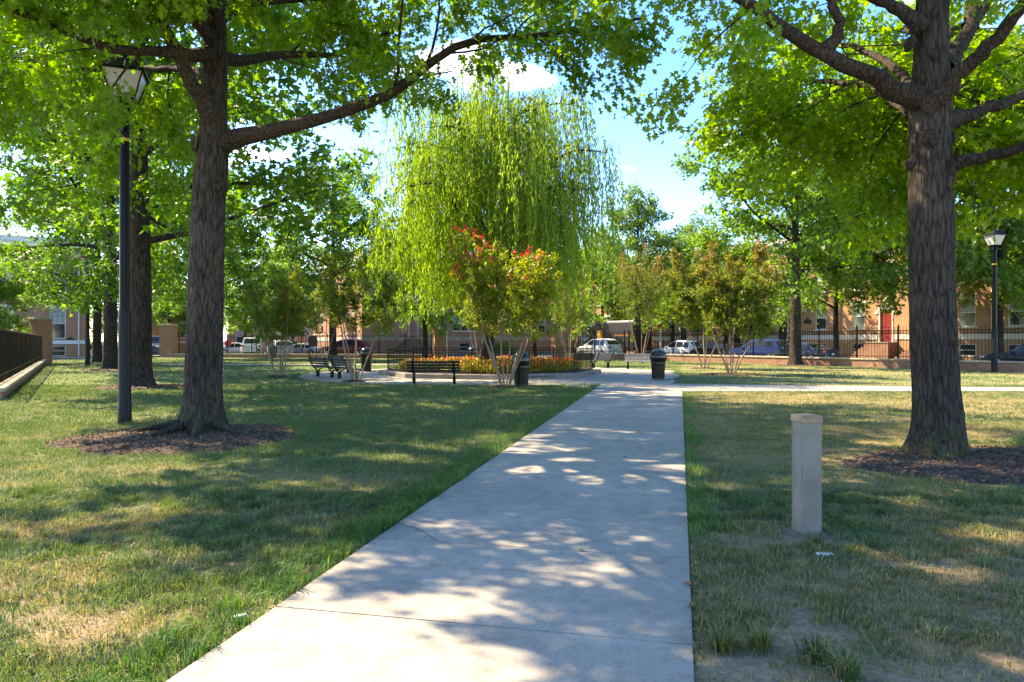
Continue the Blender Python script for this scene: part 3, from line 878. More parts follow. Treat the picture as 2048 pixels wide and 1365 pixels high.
def trunk_np(P, rad, ns=36, flare=0.0, seed=0, lobes=5, rough=0.02, ridge=0.0):
    """fluted trunk with root flare; P from the base up"""
    r = np.random.default_rng(seed)
    P = np.asarray(P, float); n = len(P)
    th = np.linspace(0, 2 * np.pi, ns, endpoint=False) + np.pi / 2
    ph = r.uniform(0, 6.28, 4)
    z = P[:, 2]
    R_ = np.asarray(rad)[:, None] * (1 + 0.045 * np.sin(2 * th[None] + ph[0] + 0.3 * z[:, None]) + 0.03 * np.sin(5 * th[None] + ph[1] + 0.5 * z[:, None]) + rough * r.normal(0, 1, (n, ns)))
    fl = flare * np.exp(-np.clip(z, 0, 99)[:, None] / 0.28) * (0.62 + 0.55 * np.maximum(0, np.sin(lobes * th[None] + ph[2])) + 0.25 * np.sin(2 * th[None] + ph[3]))
    R_ = R_ + fl
    if ridge:
        TT, ZZ = np.meshgrid(th * 5.2, z)
        w = 1.1 * fbm(TT * 0.5, ZZ * 1.6, 5, 3)
        q = vnoise(TT * 1.25 + w * 1.6, ZZ * 1.15, 7); q2 = vnoise(TT * 2.6 + w * 2, ZZ * 2.6, 9)
        R_ = R_ + ridge * ((1 - np.abs(2 * q - 1)) * 1.1 + 0.6 * (1 - np.abs(2 * q2 - 1)) - 1.0) + 0.02 * (fbm(TT * 0.3, ZZ * 0.7, 12, 2) - 0.5)
    V = np.stack([P[:, 0:1] + R_ * np.cos(th)[None], P[:, 1:2] + R_ * np.sin(th)[None], np.repeat(P[:, 2:3], ns, 1)], -1).reshape(-1, 3)
    i = np.arange(n - 1)[:, None] * ns + np.arange(ns)[None]; j = np.arange(n - 1)[:, None] * ns + (np.arange(ns)[None] + 1) % ns
    F = np.concatenate([np.stack([i, j, j + ns], -1).reshape(-1, 3), np.stack([i, j + ns, i + ns], -1).reshape(-1, 3)])
    return V, F

def assemble(root, trunkVF, limb_polys, sec_polys, S, E, crown_parts, bark, limb_bark, leaf_mat, loc):
    """trunk / limbs / twigs / crown as parts of one tree; coordinates world minus loc"""
    loc = np.array([loc[0], loc[1], 0.0])
    V, F = trunkVF
    inst('trunk', np_mesh('trunk', V - loc, F, bark, smooth=True), root)
    if limb_polys:
        for lp_ in limb_polys:
            V, F = tubes([lp_]); inst('limb', np_mesh('limb', V - loc, F, limb_bark, smooth=True), root)
    if sec_polys:
        V, F = tubes(sec_polys); V2, F2 = twig_tubes(S, E)
        tag(inst('twigs', np_mesh('twigs', np.concatenate([V, V2]) - loc, np.concatenate([F, F2 + len(V)]), limb_bark), root), kind='stuff')
    V, F, K = merge(crown_parts)
    inst('crown', np_mesh('crown', V - loc, F, leaf_mat, K), root)

OAK_PAL = [(0.105, 0.19, 0.016), (0.18, 0.27, 0.018), (0.078, 0.15, 0.016), (0.15, 0.235, 0.02)]
OAK_PAL2 = [(0.15, 0.245, 0.014), (0.215, 0.285, 0.016), (0.105, 0.185, 0.013), (0.18, 0.26, 0.016)]

def px_limb(pts, n=14):
    """limb through photo positions (px, py, depth)"""
    return resample(np.array([at(*p) for p in pts]), n)

def oak_near(root, seed, base, trunk_px, topz, r0, limbs, pal, crown_r, leaf_n, flare, auto, up_auto, auto_z0, thin=None):
    r = np.random.default_rng(seed)
    tp = [np.array(at(*p)) for p in trunk_px]
    tp[0][2] = -0.05
    top = tp[-1] + np.array([0.3, 0.2, topz - tp[-1][2]])
    P = resample(np.array(tp + [tp[-1] * 0.5 + top * 0.5, top]), 90)
    zz = P[:, 2]
    rad = np.interp(zz, [0, 1.5, 4.4, 5.2, 7.5, topz], [r0, r0 * 0.97, r0 * 0.92, r0 * 0.76, r0 * 0.52, 0.03])
    # more rings near the base
    trunk = trunk_np(resample(P, 190), np.interp(resample(P, 190)[:, 2], zz, rad), 110, flare, seed, rough=0.0, ridge=0.020)
    lp, sp_, S, E = [], [], [], []
    for (pl, ra, rb, hang, sps, st_, dens) in limbs:
        L = px_limb(pl, 18)
        L = L + np.concatenate([np.zeros((1, 3)), r.normal(0, 0.018, (17, 3))])
        rr = np.linspace(ra, rb, 18); rr[:4] *= np.array([1.5, 1.25, 1.1, 1.03])
        lp.append((L, rr, 12))
        a, s, e = ramify(r, L, ra, start=st_, sp=sps, sl=0.7, hang=hang)
        kp = r.uniform(0, 1, len(s)) < dens
        sp_ += a; S += [q for q, k_ in zip(s, kp) if k_]; E += [q for q, k_ in zip(e, kp) if k_]
    for k in range(auto):
        z = auto_z0 + (topz - auto_z0 - 0.6) * (k / auto) ** 0.9
        i = np.argmin(np.abs(zz - z)); p = P[i]
        az = k * 2.399 + r.uniform(-0.3, 0.3) + seed
        f = (z - auto_z0) / (topz - auto_z0)
        Ln = crown_r * (0.62 + 0.5 * math.sin(math.pi * min(1, 0.25 + 0.75 * f))) * r.uniform(0.8, 1.05) * (1 - 0.55 * f ** 2)
        el = up_auto + 0.85 * f
        L = wander(r, p, (math.cos(az) * math.cos(el), math.sin(az) * math.cos(el), math.sin(el)), Ln, 11, 0.09, 0.015 - 0.03 * (1 - f))
        ra = 0.05 + 0.06 * (1 - f)
        lp.append((L, np.linspace(ra, 0.015, 12), 8))
        a, s, e = ramify(r, L, ra, start=0.25, sp=0.62, sl=0.6, hang=0.12 * (1 - f))
        sp_ += a; S += s; E += e
    S, E = np.array(S), np.array(E)
    if thin is not None:
        kp = r.uniform(0, 1, len(S)) < thin(S)
        S, E = S[kp], E[kp]
    hi = (S[:, 2] > 9.5)
    lo = ~hi
    nl, nh = lo.sum(), hi.sum()
    per = max(6, int(leaf_n / max(nl + 0.35 * nh, 1)))
    parts = [twig_leaves(r, S[lo], E[lo], per, 0.138, OAK_V, OAK_F, pal, droop=0.4)]
    if nh: parts.append(twig_leaves(r, S[hi], E[hi], max(5, int(per * 0.5)), 0.27, STAR_V, STAR_F, pal, droop=0.4))
    assemble(root, trunk, lp, sp_, S, E, parts, M_bark_near, M_bark_limb, M_leaf_oak, base)
    return P, rad

def knot(root, c, nrm, r, loc):
    """scar of a cut branch: a raised collar round a dark hollow"""
    c = Vector(c) - Vector((loc[0], loc[1], 0)); nv = Vector(nrm).normalized(); a = nv.orthogonal().normalized(); b = nv.cross(a)
    m = MB(); n = 16
    rings = [(1.5, -0.25), (1.25, 0.12), (1.0, 0.34), (0.72, 0.30), (0.45, 0.05), (0.0, -0.05)]
    P, F = [], []
    for j, (rr, h) in enumerate(rings):
        for k in range(n):
            t = 2 * math.pi * k / n; w = 1 + 0.08 * math.sin(3 * t + r * 90)
            P.append(c + (a * math.cos(t) + b * math.sin(t) * 1.15) * rr * r * w + nv * h * r)
    for j in range(len(rings) - 1):
        F += [(j * n + k, j * n + (k + 1) % n, (j + 1) * n + (k + 1) % n, (j + 1) * n + k) for k in range(n)]
    m.add(P, F).build('knot', M_bark_limb, root, smooth=True)

# ---- the big oak left of the path
def thin1(S):
    """airier on the path side; an open gap in the crown round the lamp head"""
    k = np.clip(1.0 - (S[:, 0] + 3.0) / 4.0, 0.6, 1.0)
    d = np.array([-7.04, 12.86, 6.1]) / 12.95
    t = np.clip((S - np.array([0, 0, CAM_H])) @ nrmz(np.array([-7.04, 12.86, 4.3])), 0, 99)
    gap = np.linalg.norm(S - np.array([0, 0, CAM_H]) - t[:, None] * nrmz(np.array([-7.04, 12.86, 4.3]))[None], axis=1)
    return np.where((gap < 0.26) & (S[:, 1] < 12.6), 0.55, k)
t1 = thing('oak_tree', 'big oak with mulch ring left of the path, beside the tall black lamp', 'tree', (T1P[0], T1P[1], 0), group='oaks of the park')
L1 = [
    ([(440, 288, 11.7), (500, 272, 11.6), (600, 250, 11.5), (700, 218, 11.4), (790, 182, 11.3), (860, 130, 11.2), (950, 80, 11.1), (1040, 74, 11.0), (1150, 62, 10.9), (1290, 40, 10.6)], 0.125, 0.02, 0.08, 0.42, 0.42, 1.0),
    ([(425, 235, 11.6), (385, 175, 11.3), (350, 100, 11.0), (315, 30, 10.7), (280, -60, 10.4), (230, -180, 10.0)], 0.13, 0.04, 0.06, 0.45, 0.5, 0.9),
    ([(425, 110, 11.6), (330, 104, 10.8), (200, 92, 10.0), (110, 55, 9.5), (20, 20, 9.1), (-90, -20, 8.8)], 0.10, 0.03, 0.16, 0.40, 0.35, 0.9),
    ([(425, 150, 11.8), (330, 138, 13.4), (190, 140, 14.0), (40, 118, 14.2), (-120, 95, 14.2)], 0.08, 0.02, 0.22, 0.40, 0.3, 0.9),
    ([(430, 120, 11.9), (520, 118, 12.6), (600, 108, 13.2), (660, 112, 13.6), (720, 84, 14.0), (800, 60, 14.3)], 0.10, 0.02, 0.1, 0.45, 0.3, 0.8),
    ([(432, 40, 11.9), (520, -20, 12.2), (640, -70, 12.4), (780, -110, 12.4), (900, -160, 12.4)], 0.10, 0.02, 0.15, 0.45, 0.3, 0.7),
    ([(428, 60, 11.6), (420, -10, 10.9), (390, -70, 10.2), (340, -120, 9.6)], 0.10, 0.02, 0.25, 0.4, 0.3, 0.8),
    ([(430, -20, 11.6), (250, -180, 10.6), (0, -320, 9.4), (-270, -473, 8.2)], 0.09, 0.02, 0.05, 0.45, 0.25, 0.5),  # unseen limb above the view, added to shade the near path
    ([(430, -60, 11.6), (300, -300, 10.0), (150, -470, 8.9), (-64, -678, 7.8)], 0.09, 0.02, 0.05, 0.45, 0.25, 0.5),  # second unseen limb, added for the same shade on the path
]
P1, R1 = oak_near(t1, 11, T1P, [(404, 868, 11.7), (406, 800, 11.7), (412, 600, 11.7), (418, 400, 11.7), (424, 300, 11.7), (428, 180, 11.7), (432, 0, 11.7)],
                  15.5, 0.272, L1, OAK_PAL, 7.0, 66000, 0.16, 18, 0.12, 6.4, thin=thin1)
knot(t1, at(438, 366, 11.36), (0.15, -1, 0), 0.075, T1P)
knot(t1, at(386, 288, 11.55), (-0.9, -0.5, 0), 0.09, T1P)
rt = MB()
for az, ln in ((-1.9, 0.75), (-1.25, 1.0), (-0.55, 0.8), (-2.6, 0.7)):
    pts = [(math.cos(az + 0.25 * k / 6 * math.sin(az * 5)) * (0.35 + ln * k / 6), math.sin(az + 0.25 * k / 6 * math.sin(az * 5)) * (0.35 + ln * k / 6), 0.10 * (1 - k / 6) + 0.055) for k in range(7)]
    MB().tube(pts, [0.075 - 0.0085 * k for k in range(7)], 8).build('root', M_bark_near, t1, smooth=True)
# ---- the big oak right of the path
t2 = thing('oak_tree', 'big mossy-footed oak right of the path, behind the grey utility post', 'tree', (T2P[0], T2P[1], 0), group='oaks of the park')
L2 = [
    ([(1850, 205, 9.2), (1800, 182, 9.1), (1740, 150, 9.0), (1650, 108, 8.9), (1560, 55, 8.8), (1490, 5, 8.7), (1400, -70, 8.6), (1290, -140, 8.6)], 0.125, 0.035, 0.25, 0.5, 0.62, 0.8),
    ([(1655, 100, 8.9), (1676, 62, 8.8), (1670, 20, 8.7), (1640, -30, 8.6), (1560, -80, 8.4)], 0.075, 0.02, 0.1, 0.5, 0.7, 0.7),
    ([(1855, 215, 9.1), (1890, 180, 8.9), (1950, 120, 8.6), (2010, 60, 8.3), (2060, -10, 8.1), (2110, -90, 7.9)], 0.112, 0.05, 0.1, 0.5, 0.75, 0.7),
    ([(1885, 145, 9.4), (1925, 85, 9.8), (1945, 40, 10.0), (1955, -10, 10.2), (1975, -90, 10.4)], 0.12, 0.06, 0.1, 0.5, 0.7, 0.7),
    ([(1940, 55, 10.0), (1970, 10, 10.1), (1985, -40, 10.2), (2010, -120, 10.2)], 0.08, 0.03, 0.1, 0.5, 0.6, 0.7),
    ([(1885, 250, 9.3), (1930, 232, 9.4), (2000, 208, 9.6), (2090, 180, 9.8), (2200, 150, 10.0)], 0.095, 0.04, 0.15, 0.5, 0.75, 0.8),
    ([(1890, 345, 9.2), (1930, 322, 9.1), (1980, 312, 9.0), (2040, 298, 8.9), (2140, 270, 8.7), (2240, 260, 8.5)], 0.085, 0.03, 0.15, 0.5, 0.75, 0.8),
    ([(1840, 55, 9.2), (1810, 28, 9.2), (1770, 8, 9.2), (1700, -20, 9.2), (1600, -60, 9.2)], 0.09, 0.03, 0.2, 0.5, 0.5, 0.8),
    ([(1845, 240, 9.5), (1780, 195, 10.8), (1700, 170, 12.0), (1600, 160, 13.2), (1500, 170, 14.0)], 0.085, 0.02, 0.42, 0.34, 0.25, 0.68),
    ([(1850, 250, 9.5), (1800, 215, 11.2), (1750, 205, 12.8), (1690, 225, 14.2)], 0.08, 0.02, 0.42, 0.34, 0.25, 0.68),
    ([(1850, 230, 9.5), (1780, 130, 11.0), (1680, 90, 12.4), (1580, 90, 13.6), (1470, 120, 14.4)], 0.08, 0.02, 0.42, 0.34, 0.25, 0.7),
    ([(1870, 240, 9.6), (1910, 180, 11.2), (1960, 160, 12.8), (2000, 180, 14.2)], 0.08, 0.02, 0.42, 0.34, 0.2, 0.7),
    ([(1875, 240, 9.6), (1940, 250, 11.0), (2010, 240, 12.2), (2090, 250, 13.2)], 0.08, 0.02, 0.42, 0.34, 0.25, 0.68),
    ([(1870, 180, 9.6), (1850, 90, 11.4), (1800, 60, 13.0), (1740, 60, 14.4)], 0.08, 0.02, 0.4, 0.34, 0.3, 0.7),
    ([(1870, 120, 9.6), (1910, 60, 11.4), (1960, 60, 13.0), (2020, 80, 14.0)], 0.08, 0.02, 0.4, 0.34, 0.3, 0.7),
]
P2, R2 = oak_near(t2, 23, T2P, [(1876, 925, 9.25), (1876, 850, 9.25), (1866, 700, 9.25), (1862, 450, 9.25), (1860, 250, 9.25), (1864, 100, 9.25), (1866, 0, 9.25)],
                  14.5, 0.276, L2, OAK_PAL2, 5.2, 58000, 0.18, 12, 0.2, 7.6)
knot(t2, at(1863, 277, 8.98), (0.05, -1, 0), 0.075, T2P)
knot(t2, at(1866, 107, 9.02), (0.05, -1, 0), 0.05, T2P)
knot(t2, at(1905, 342, 9.1), (0.9, -0.6, 0), 0.10, T2P)
knot(t2, at(1818, 88, 9.15), (-1, -0.4, 0), 0.06, T2P)
knot(t2, at(1906, 278, 9.15), (1, -0.3, 0), 0.06, T2P)
knot(t2, at(1820, 330, 9.1), (-0.8, -0.6, 0), 0.05, T2P)

# ---- trees farther off: three shapes, copied
def far_tree_parts(seed, H, crown_r, clear, r0, n_limb, leaf_n, leaf, pal, el0=0.1, pointed=0.0, lean=(0, 0), fork=False):
    r = np.random.default_rng(seed)
    P = resample(np.array([(0, 0, -0.05), (0.02, 0, clear * 0.5), (lean[0] * .3, lean[1] * .3, clear), (lean[0] * .7, lean[1] * .7, clear + (H - clear) * 0.5), (lean[0], lean[1], H * 0.97)]), 48)
    rad = np.interp(P[:, 2], [0, clear, H], [r0, r0 * 0.82, 0.02])
    trunk = trunk_np(P, rad, 20, r0 * 0.75, seed)
    lp, sp_, S, E = [], [], [], []
    for k in range(n_limb):
        f = (k / n_limb)
        z = clear * 0.95 + (H * 0.93 - clear) * f
        i = np.argmin(np.abs(P[:, 2] - z)); az = k * 2.399 + seed + r.uniform(-0.3, 0.3)
        Ln = crown_r * (0.55 + 0.5 * math.sin(math.pi * (0.22 + 0.72 * f))) * r.uniform(0.82, 1.12) * (1 - 0.5 * f ** 2)
        el = el0 + 0.95 * f
        L = wander(r, P[i], (math.cos(az) * math.cos(el), math.sin(az) * math.cos(el), math.sin(el)), Ln, 9, 0.10, 0.02 - 0.035 * (1 - f))
        ra = r0 * (0.36 - 0.22 * f)
        lp.append((L, np.linspace(ra, 0.015, 10), 7))
        a, s, e = ramify(r, L, ra, start=0.22, sp=0.85, sl=0.7, twsp=0.5, twlen=(0.6, 1.2), hang=0.07 * (1 - f))
        sp_ += a; S += s; E += e
    S, E = np.array(S), np.array(E)
    per = max(5, int(leaf_n / len(S)))
    c = [twig_leaves(r, S, E, per, leaf, STAR_V, STAR_F, pal, droop=0.35, spread=0.2)]
    return trunk, lp, sp_, S, E, c

FAR_PAL = [(0.085, 0.16, 0.02), (0.14, 0.225, 0.026), (0.062, 0.125, 0.02), (0.115, 0.19, 0.026)]
MAPLE_PAL = [(0.115, 0.195, 0.025), (0.175, 0.24, 0.03), (0.085, 0.155, 0.02), (0.14, 0.21, 0.035)]
PALE_PAL = [(0.13, 0.19, 0.045), (0.165, 0.22, 0.065), (0.10, 0.155, 0.04)]
def proto(name, *a, **k):
    root = bpy.data.objects.new(name, None); link(root)
    assemble(root, *far_tree_parts(*a, **k), M_bark_far, M_bark_far, M_leaf_far, (0, 0))
    return root
oakA = proto('oak_tree', 31, 16.5, 7.0, 4.4, 0.29, 26, 28000, 0.30, FAR_PAL, el0=0.2)
oakB = proto('oak_tree', 47, 15.0, 6.6, 5.2, 0.32, 24, 28000, 0.30, FAR_PAL, el0=0.18)
mapC = proto('maple_tree', 59, 9.5, 4.0, 2.6, 0.17, 18, 19000, 0.25, MAPLE_PAL, el0=0.45)
airD = proto('elm_tree', 71, 15.0, 5.2, 4.5, 0.26, 20, 17000, 0.27, PALE_PAL, el0=0.5)
used = set()
def place(pr, x, y, label, rz, s=1.0, group=None, zs=None):
    o = pr if pr.name not in used else copy_tree(pr)
    used.add(pr.name)
    o.location = (x, y, 0); o.rotation_euler = (0, 0, rz); o.scale = (s, s, zs or s)
    tag(o, label, 'tree', group)
    return o
place(oakA, T3P[0], T3P[1], 'dark-trunked oak directly behind the tall black lamp on the left', 0.4, 1.2, 'oaks of the park', 1.16)
place(oakB, T4P[0], T4P[1], 'oak left of the black lamp, third of the row going back', 1.9, 1.05, 'oaks of the park', 1.12)
place(oakA, T5P[0], T5P[1], 'farthest oak of the left row, half hidden behind the third trunk', 3.4, 1.0, 'oaks of the park')
place(oakB, T6P[0], T6P[1], 'oak whose foot peeps out right of the big left trunk', 4.4, 0.9, 'oaks of the park')
place(oakB, T7P[0], T7P[1], 'oak standing before the low brick wall on the right, hiding a car tail', 0.8, 1.06, 'oaks of the park', 1.1)
g_ = 'trees along the streets'
q = gx(1672, 50.5); place(mapC, q.x, q.y, 'street tree with leaning trunk left of the red arched door', 1.0, 1.15, g_, 1.5)
q = gx(2000, 44.0); place(mapC, q.x, q.y, 'forked street tree behind the black lamp on the right', 2.6, 1.35, g_, 1.7)
q = gx(1276, 58.6); place(airD, q.x, q.y, 'airy tree standing in front of the brown delivery truck', 0.3, 0.92, g_)
q = gx(850, 60.0); place(oakB, q.x, q.y, 'dark trunk left of the middle brick pier, crown behind the willow', 2.2, 0.72, g_)
q = gx(1068, 62.5); place(oakA, q.x, q.y, 'dark trunk behind the right half of the flower planter', 5.1, 0.74, g_)
q = gx(666, 57.0); place(oakB, q.x, q.y, 'tree in front of the red car, left of the willow', 3.3, 0.98, g_)
q = gx(30, 46.0); place(mapC, q.x - 1.2, q.y, 'sunny small tree beyond the iron fence at the left edge', 0.2, 0.62, g_)
q = gx(212, 84.0); place(mapC, q.x, q.y, 'tree right of the left brick house corner', 3.0, 1.0, g_)
q = gx(338, 92.0); place(mapC, q.x, q.y, 'far tree showing between the second oak and the big left trunk', 4.0, 1.12, g_)
q = gx(490, 79.0); place(mapC, q.x, q.y, 'pale leafy tree behind the one-way sign', 5.3, 1.05, g_)
q = gx(585, 76.0); place(mapC, q.x, q.y, 'tree above the silver car, right of the one-way sign', 0.9, 1.0, g_)
q = gx(1345, 66.0); place(mapC, q.x, q.y, 'leafy street tree above the white hatchback', 1.7, 1.1, g_)
q = gx(1452, 62.0); place(mapC, q.x, q.y, 'dark stemmed street tree between the black car and the blue car', 4.6, 1.12, g_)
q = gx(1390, 84.0); place(airD, q.x, q.y, 'tall airy tree rising behind the crape myrtles on the right', 2.9, 1.05, g_)
q = gx(1180, 92.0); place(airD, q.x, q.y, 'tall airy tree far behind the right edge of the willow', 1.1, 0.95, g_)
q = gx(1850, 46.0); place(mapC, q.x, q.y, 'tall tree whose trunk hides behind the right oak', 3.7, 1.5, g_, 1.95)
q = gx(1205, 74.0); place(mapC, q.x, q.y, 'leafy tree rising behind the brown truck', 2.1, 1.25, g_)
q = gx(560, 98.0); place(airD, q.x, q.y, 'hazy tall tree far behind the left crape myrtle', 5.5, 0.95, g_)

# ---- weeping willow in the planter
WB = np.array([-1.25, 31.6])
wl = thing('willow_tree', 'weeping willow with yellow-green hanging strands, growing in the flower planter', 'tree', (WB[0], WB[1], 0))
r = np.random.default_rng(77)
P = resample(np.array([(WB[0], WB[1], 0.0), (WB[0] + 0.06, WB[1], 0.9), (WB[0] + 0.3, WB[1], 2.0), (WB[0] + 0.45, WB[1], 3.2), (WB[0] + 0.4, WB[1] + 0.1, 6.0), (WB[0] + 0.3, WB[1], 9.5), (WB[0] + 0.6, WB[1], 12.3)]), 40)
trunk = trunk_np(P, np.interp(P[:, 2], [0, 3, 7, 12.3], [0.30, 0.26, 0.14, 0.03]), 24, 0.2, 5)
lp, sp_, heads = [], [], []
for k in range(22):
    f = k / 22
    z = 2.4 + 8.9 * f ** 1.05
    i = np.argmin(np.abs(P[:, 2] - z)); az = k * 2.399 + 0.7
    reach = 5.7 * (1.0 - 0.42 * f ** 1.6) * r.uniform(0.78, 1.05)
    rise = (4.2 + 1.6 * r.uniform()) * (1 - 0.58 * f)
    c = np.array([math.cos(az), math.sin(az), 0]) * reach
    L = resample(np.array([P[i], P[i] + c * 0.33 + [0, 0, rise * 0.55], P[i] + c * 0.72 + [0, 0, rise * 0.95], P[i] + c + [0, 0, rise * 0.88]]), 12)
    ra = 0.12 * (1 - 0.6 * f) + 0.02
    lp.append((L, np.linspace(ra, 0.02, 12), 7))
    for j in range(4, 12):
        for _ in range(4):
            d = r.normal(0, 1, 3); d[2] = abs(d[2]) * 0.5 + 0.25
            l = r.uniform(0.5, 1.5)
            q = wander(r, L[j], d, l, 4, 0.2, -0.12)
            sp_.append((q, np.linspace(0.018, 0.006, 5), 4))
            heads += [q[2], q[3], q[4], q[4]]
heads = np.array(heads)
nS = len(heads)
tops = heads + r.normal(0, 0.15, (nS, 3)); sway = r.normal(0, 0.16, (nS, 2))
minz = 2.0 + 1.5 * vnoise(tops[:, 0] * 1.1 + 9, tops[:, 1] * 1.1, 3) + np.where(tops[:, 0] > -0.5, 0.5, 0.0)
ln = np.minimum(r.uniform(1.4, 5.6, nS), np.maximum(0.6, tops[:, 2] - minz))
out = nrmz(tops[:, :2] - np.array([WB[0] + .4, WB[1]])[None])
K = 56
u = np.sort(r.uniform(0, 1, (nS, K)), 1)
px_ = tops[:, None, 0] + out[:, None, 0] * 0.35 * np.sin(u * 1.6) + r.normal(0, 0.022, (nS, K)) + 0.1 * np.sin(u * 5 + np.arange(nS)[:, None]) + sway[:, :1] * u ** 1.5
py_ = tops[:, None, 1] + out[:, None, 1] * 0.35 * np.sin(u * 1.6) + sway[:, 1:] * u ** 1.5 + r.normal(0, 0.035, (nS, K))
pz_ = tops[:, None, 2] - u * ln[:, None] + 0.10 * np.sin(np.pi * np.minimum(1, u * 6))
pos = np.stack([px_, py_, pz_], -1).reshape(-1, 3)
keep = r.uniform(0, 1, len(pos)) < np.repeat(np.clip(ln / 4.2, 0.25, 1), K)
pos = pos[keep]; m = len(pos)
ax_ = r.normal(0, 0.25, (m, 3)); ax_[:, 2] -= 1.0
nr_ = r.normal(0, 1, (m, 3)); nr_[:, 2] *= 0.4
wp = np.array([(0.215, 0.29, 0.03), (0.165, 0.255, 0.03), (0.26, 0.315, 0.045), (0.12, 0.20, 0.026)])
cw = np.repeat(r.dirichlet(np.ones(4), nS), K, 0)[keep]
WV, WF, WC = leaf_mesh(LANCE_V * np.array([1, 1.1, 1]), OVAL_F, pos, ax_, nr_, r.uniform(0.16, 0.26, m), cw @ wp * r.uniform(0.75, 1.25, m)[:, None])
sS, sE = tops, tops - np.stack([0 * ln, 0 * ln, ln * 0.9], 1)
assemble(wl, trunk, lp, sp_, sS, sE, [(WV, WF, WC)], M_bark_far, M_bark_far, M_leaf_willow, WB)

# ---- crape myrtles: many pale stems fanning out of the ground
def crape(x, y, label, seed, H, rad, nst, leaf_n, pal, flower=None, nfl=0, leaf=0.12, crown0=0.42, leanx=0.0, sep=0.12):
    root = thing('crape_myrtle', label, 'tree', (x, y, 0), group='crape myrtles of the park')
    r = np.random.default_rng(seed)
    S, E, sec = [], [], []
    for k in range(nst):
        az = 2 * math.pi * k / nst + r.uniform(-0.4, 0.4)
        b = np.array([sep * math.cos(az), sep * math.sin(az), -0.03])
        h = H * r.uniform(0.75, 0.98); sp = rad * r.uniform(0.45, 0.85)
        top = np.array([math.cos(az) * sp + leanx, math.sin(az) * sp, h])
        mid = b * 1.5 + np.array([math.cos(az) * sp * 0.52 + leanx * .3, math.sin(az) * sp * 0.52, h * 0.45])
        L = resample(np.array([b, b * 1.3 + [math.cos(az) * sp * 0.15, math.sin(az) * sp * 0.15, h * 0.16], mid, mid * 0.4 + top * 0.6 + r.normal(0, .07, 3), top]), 14)
        L[3:] += np.cumsum(r.normal(0, 0.018, (11, 3)), 0)
        r0 = r.uniform(0.028, 0.045)
        V, F = tubes([(L, np.linspace(r0, 0.007, 14), 8)])
        inst('stem', np_mesh('stem', V, F, M_bark_crape, smooth=True), root)
        a, s, e = ramify(r, L, r0, start=crown0, sp=0.28, sl=0.3, twsp=0.22, twlen=(0.25, 0.5), hang=-0.28, up=0.05, sec_max=rad * 0.75)
        sec += a; S += s; E += e
    S, E = np.array(S), np.array(E)
    V, F = tubes(sec); V2, F2 = twig_tubes(S, E, 0.003)
    tag(inst('twigs', np_mesh('twigs', np.concatenate([V, V2]), np.concatenate([F, F2 + len(V)]), M_bark_crape), root), kind='stuff')
    per = max(4, int(leaf_n / len(S)))
    Vl, Fl, Kl = twig_leaves(r, S, E, per, leaf, OVAL_V, OVAL_F, pal, droop=0.05, spread=0.06, petiole=0.01)
    # young growth at the top is reddish
    if flower == 'tips':
        zt = np.clip((Vl[:, 2] - H * 0.62) / (H * 0.4), 0, 1) * (0.3 + 0.9 * vnoise(Vl[:, 0] * 3, Vl[:, 1] * 3 + Vl[:, 2] * 2, 8))
        Kl = Kl * (1 - 0.5 * zt[:, None]) + np.array([[0.28, 0.12, 0.05]]) * 0.5 * zt[:, None]
    inst('crown', np_mesh('crown', Vl, Fl, M_leaf_crape, Kl), root)
    if nfl:
        order = np.argsort(-(E[:, 2] + np.hypot(E[:, 0], E[:, 1]) * 0.8 + r.normal(0, H * 0.16, len(E))))[:nfl]
        c = E[order]; c[:, 2] += 0.05
        m = 26
        pos = np.repeat(c, m, 0) + r.normal(0, 1, (len(c) * m, 3)) * np.array([0.055, 0.055, 0.09])
        n = len(pos)
        fc = np.array([(0.72, 0.018, 0.03), (0.58, 0.01, 0.04), (0.75, 0.05, 0.04)]) if flower == 'red' else np.array([(0.36, 0.12, 0.07), (0.42, 0.13, 0.10), (0.30, 0.12, 0.05)])
        V, F, Kc = leaf_mesh(OVAL_V * np.array([1, 1.6, 1]), OVAL_F, pos, r.normal(0, 1, (n, 3)), r.normal(0, 1, (n, 3)), r.uniform(0.045, 0.08, n), fc[r.integers(0, 3, n)] * r.uniform(0.7, 1.2, n)[:, None])
        inst('blossoms', np_mesh('blossoms', V, F, M_petal, Kc), root)
    return root
CR_PAL = [(0.15, 0.215, 0.024), (0.21, 0.25, 0.024), (0.10, 0.16, 0.02), (0.25, 0.21, 0.024)]
CR_DK = [(0.09, 0.145, 0.02), (0.13, 0.18, 0.025), (0.068, 0.115, 0.018), (0.16, 0.165, 0.025)]
crape(-0.23, 23.1, 'crape myrtle with bright red blossoms before the planter, beside a domed bin', 101, 4.75, 1.8, 8, 17000, CR_PAL, 'red', 40, crown0=0.40)
crape(9.9, 31.9, 'crape myrtle in a mulch ring right of the domed bin, nearest of the rusty-topped ones', 102, 5.4, 2.4, 6, 27000, CR_DK, 'tips', 16, crown0=0.36)
crape(10.5, 38.6, 'crape myrtle just behind and left of the one in the mulch ring', 103, 6.9, 3.2, 5, 27000, CR_DK, 'tips', 16, crown0=0.36)
q = gx(1283, 48.5); crape(q.x, q.y, 'pinkish crape myrtle growing before the rear of the brown truck', 104, 7.4, 2.1, 6, 11000, CR_DK, 'tips', 26, crown0=0.42)
crape(-9.75, 29.6, 'green crape myrtle on the left lawn, in front of the park notice box', 105, 4.3, 1.7, 6, 11000, CR_DK, None, 0, crown0=0.34)
crape(-5.72, 25.9, 'sparse leaning crape myrtle beside the pair of benches', 106, 4.9, 1.9, 4, 8500, CR_DK, None, 0, crown0=0.42, leanx=0.25)
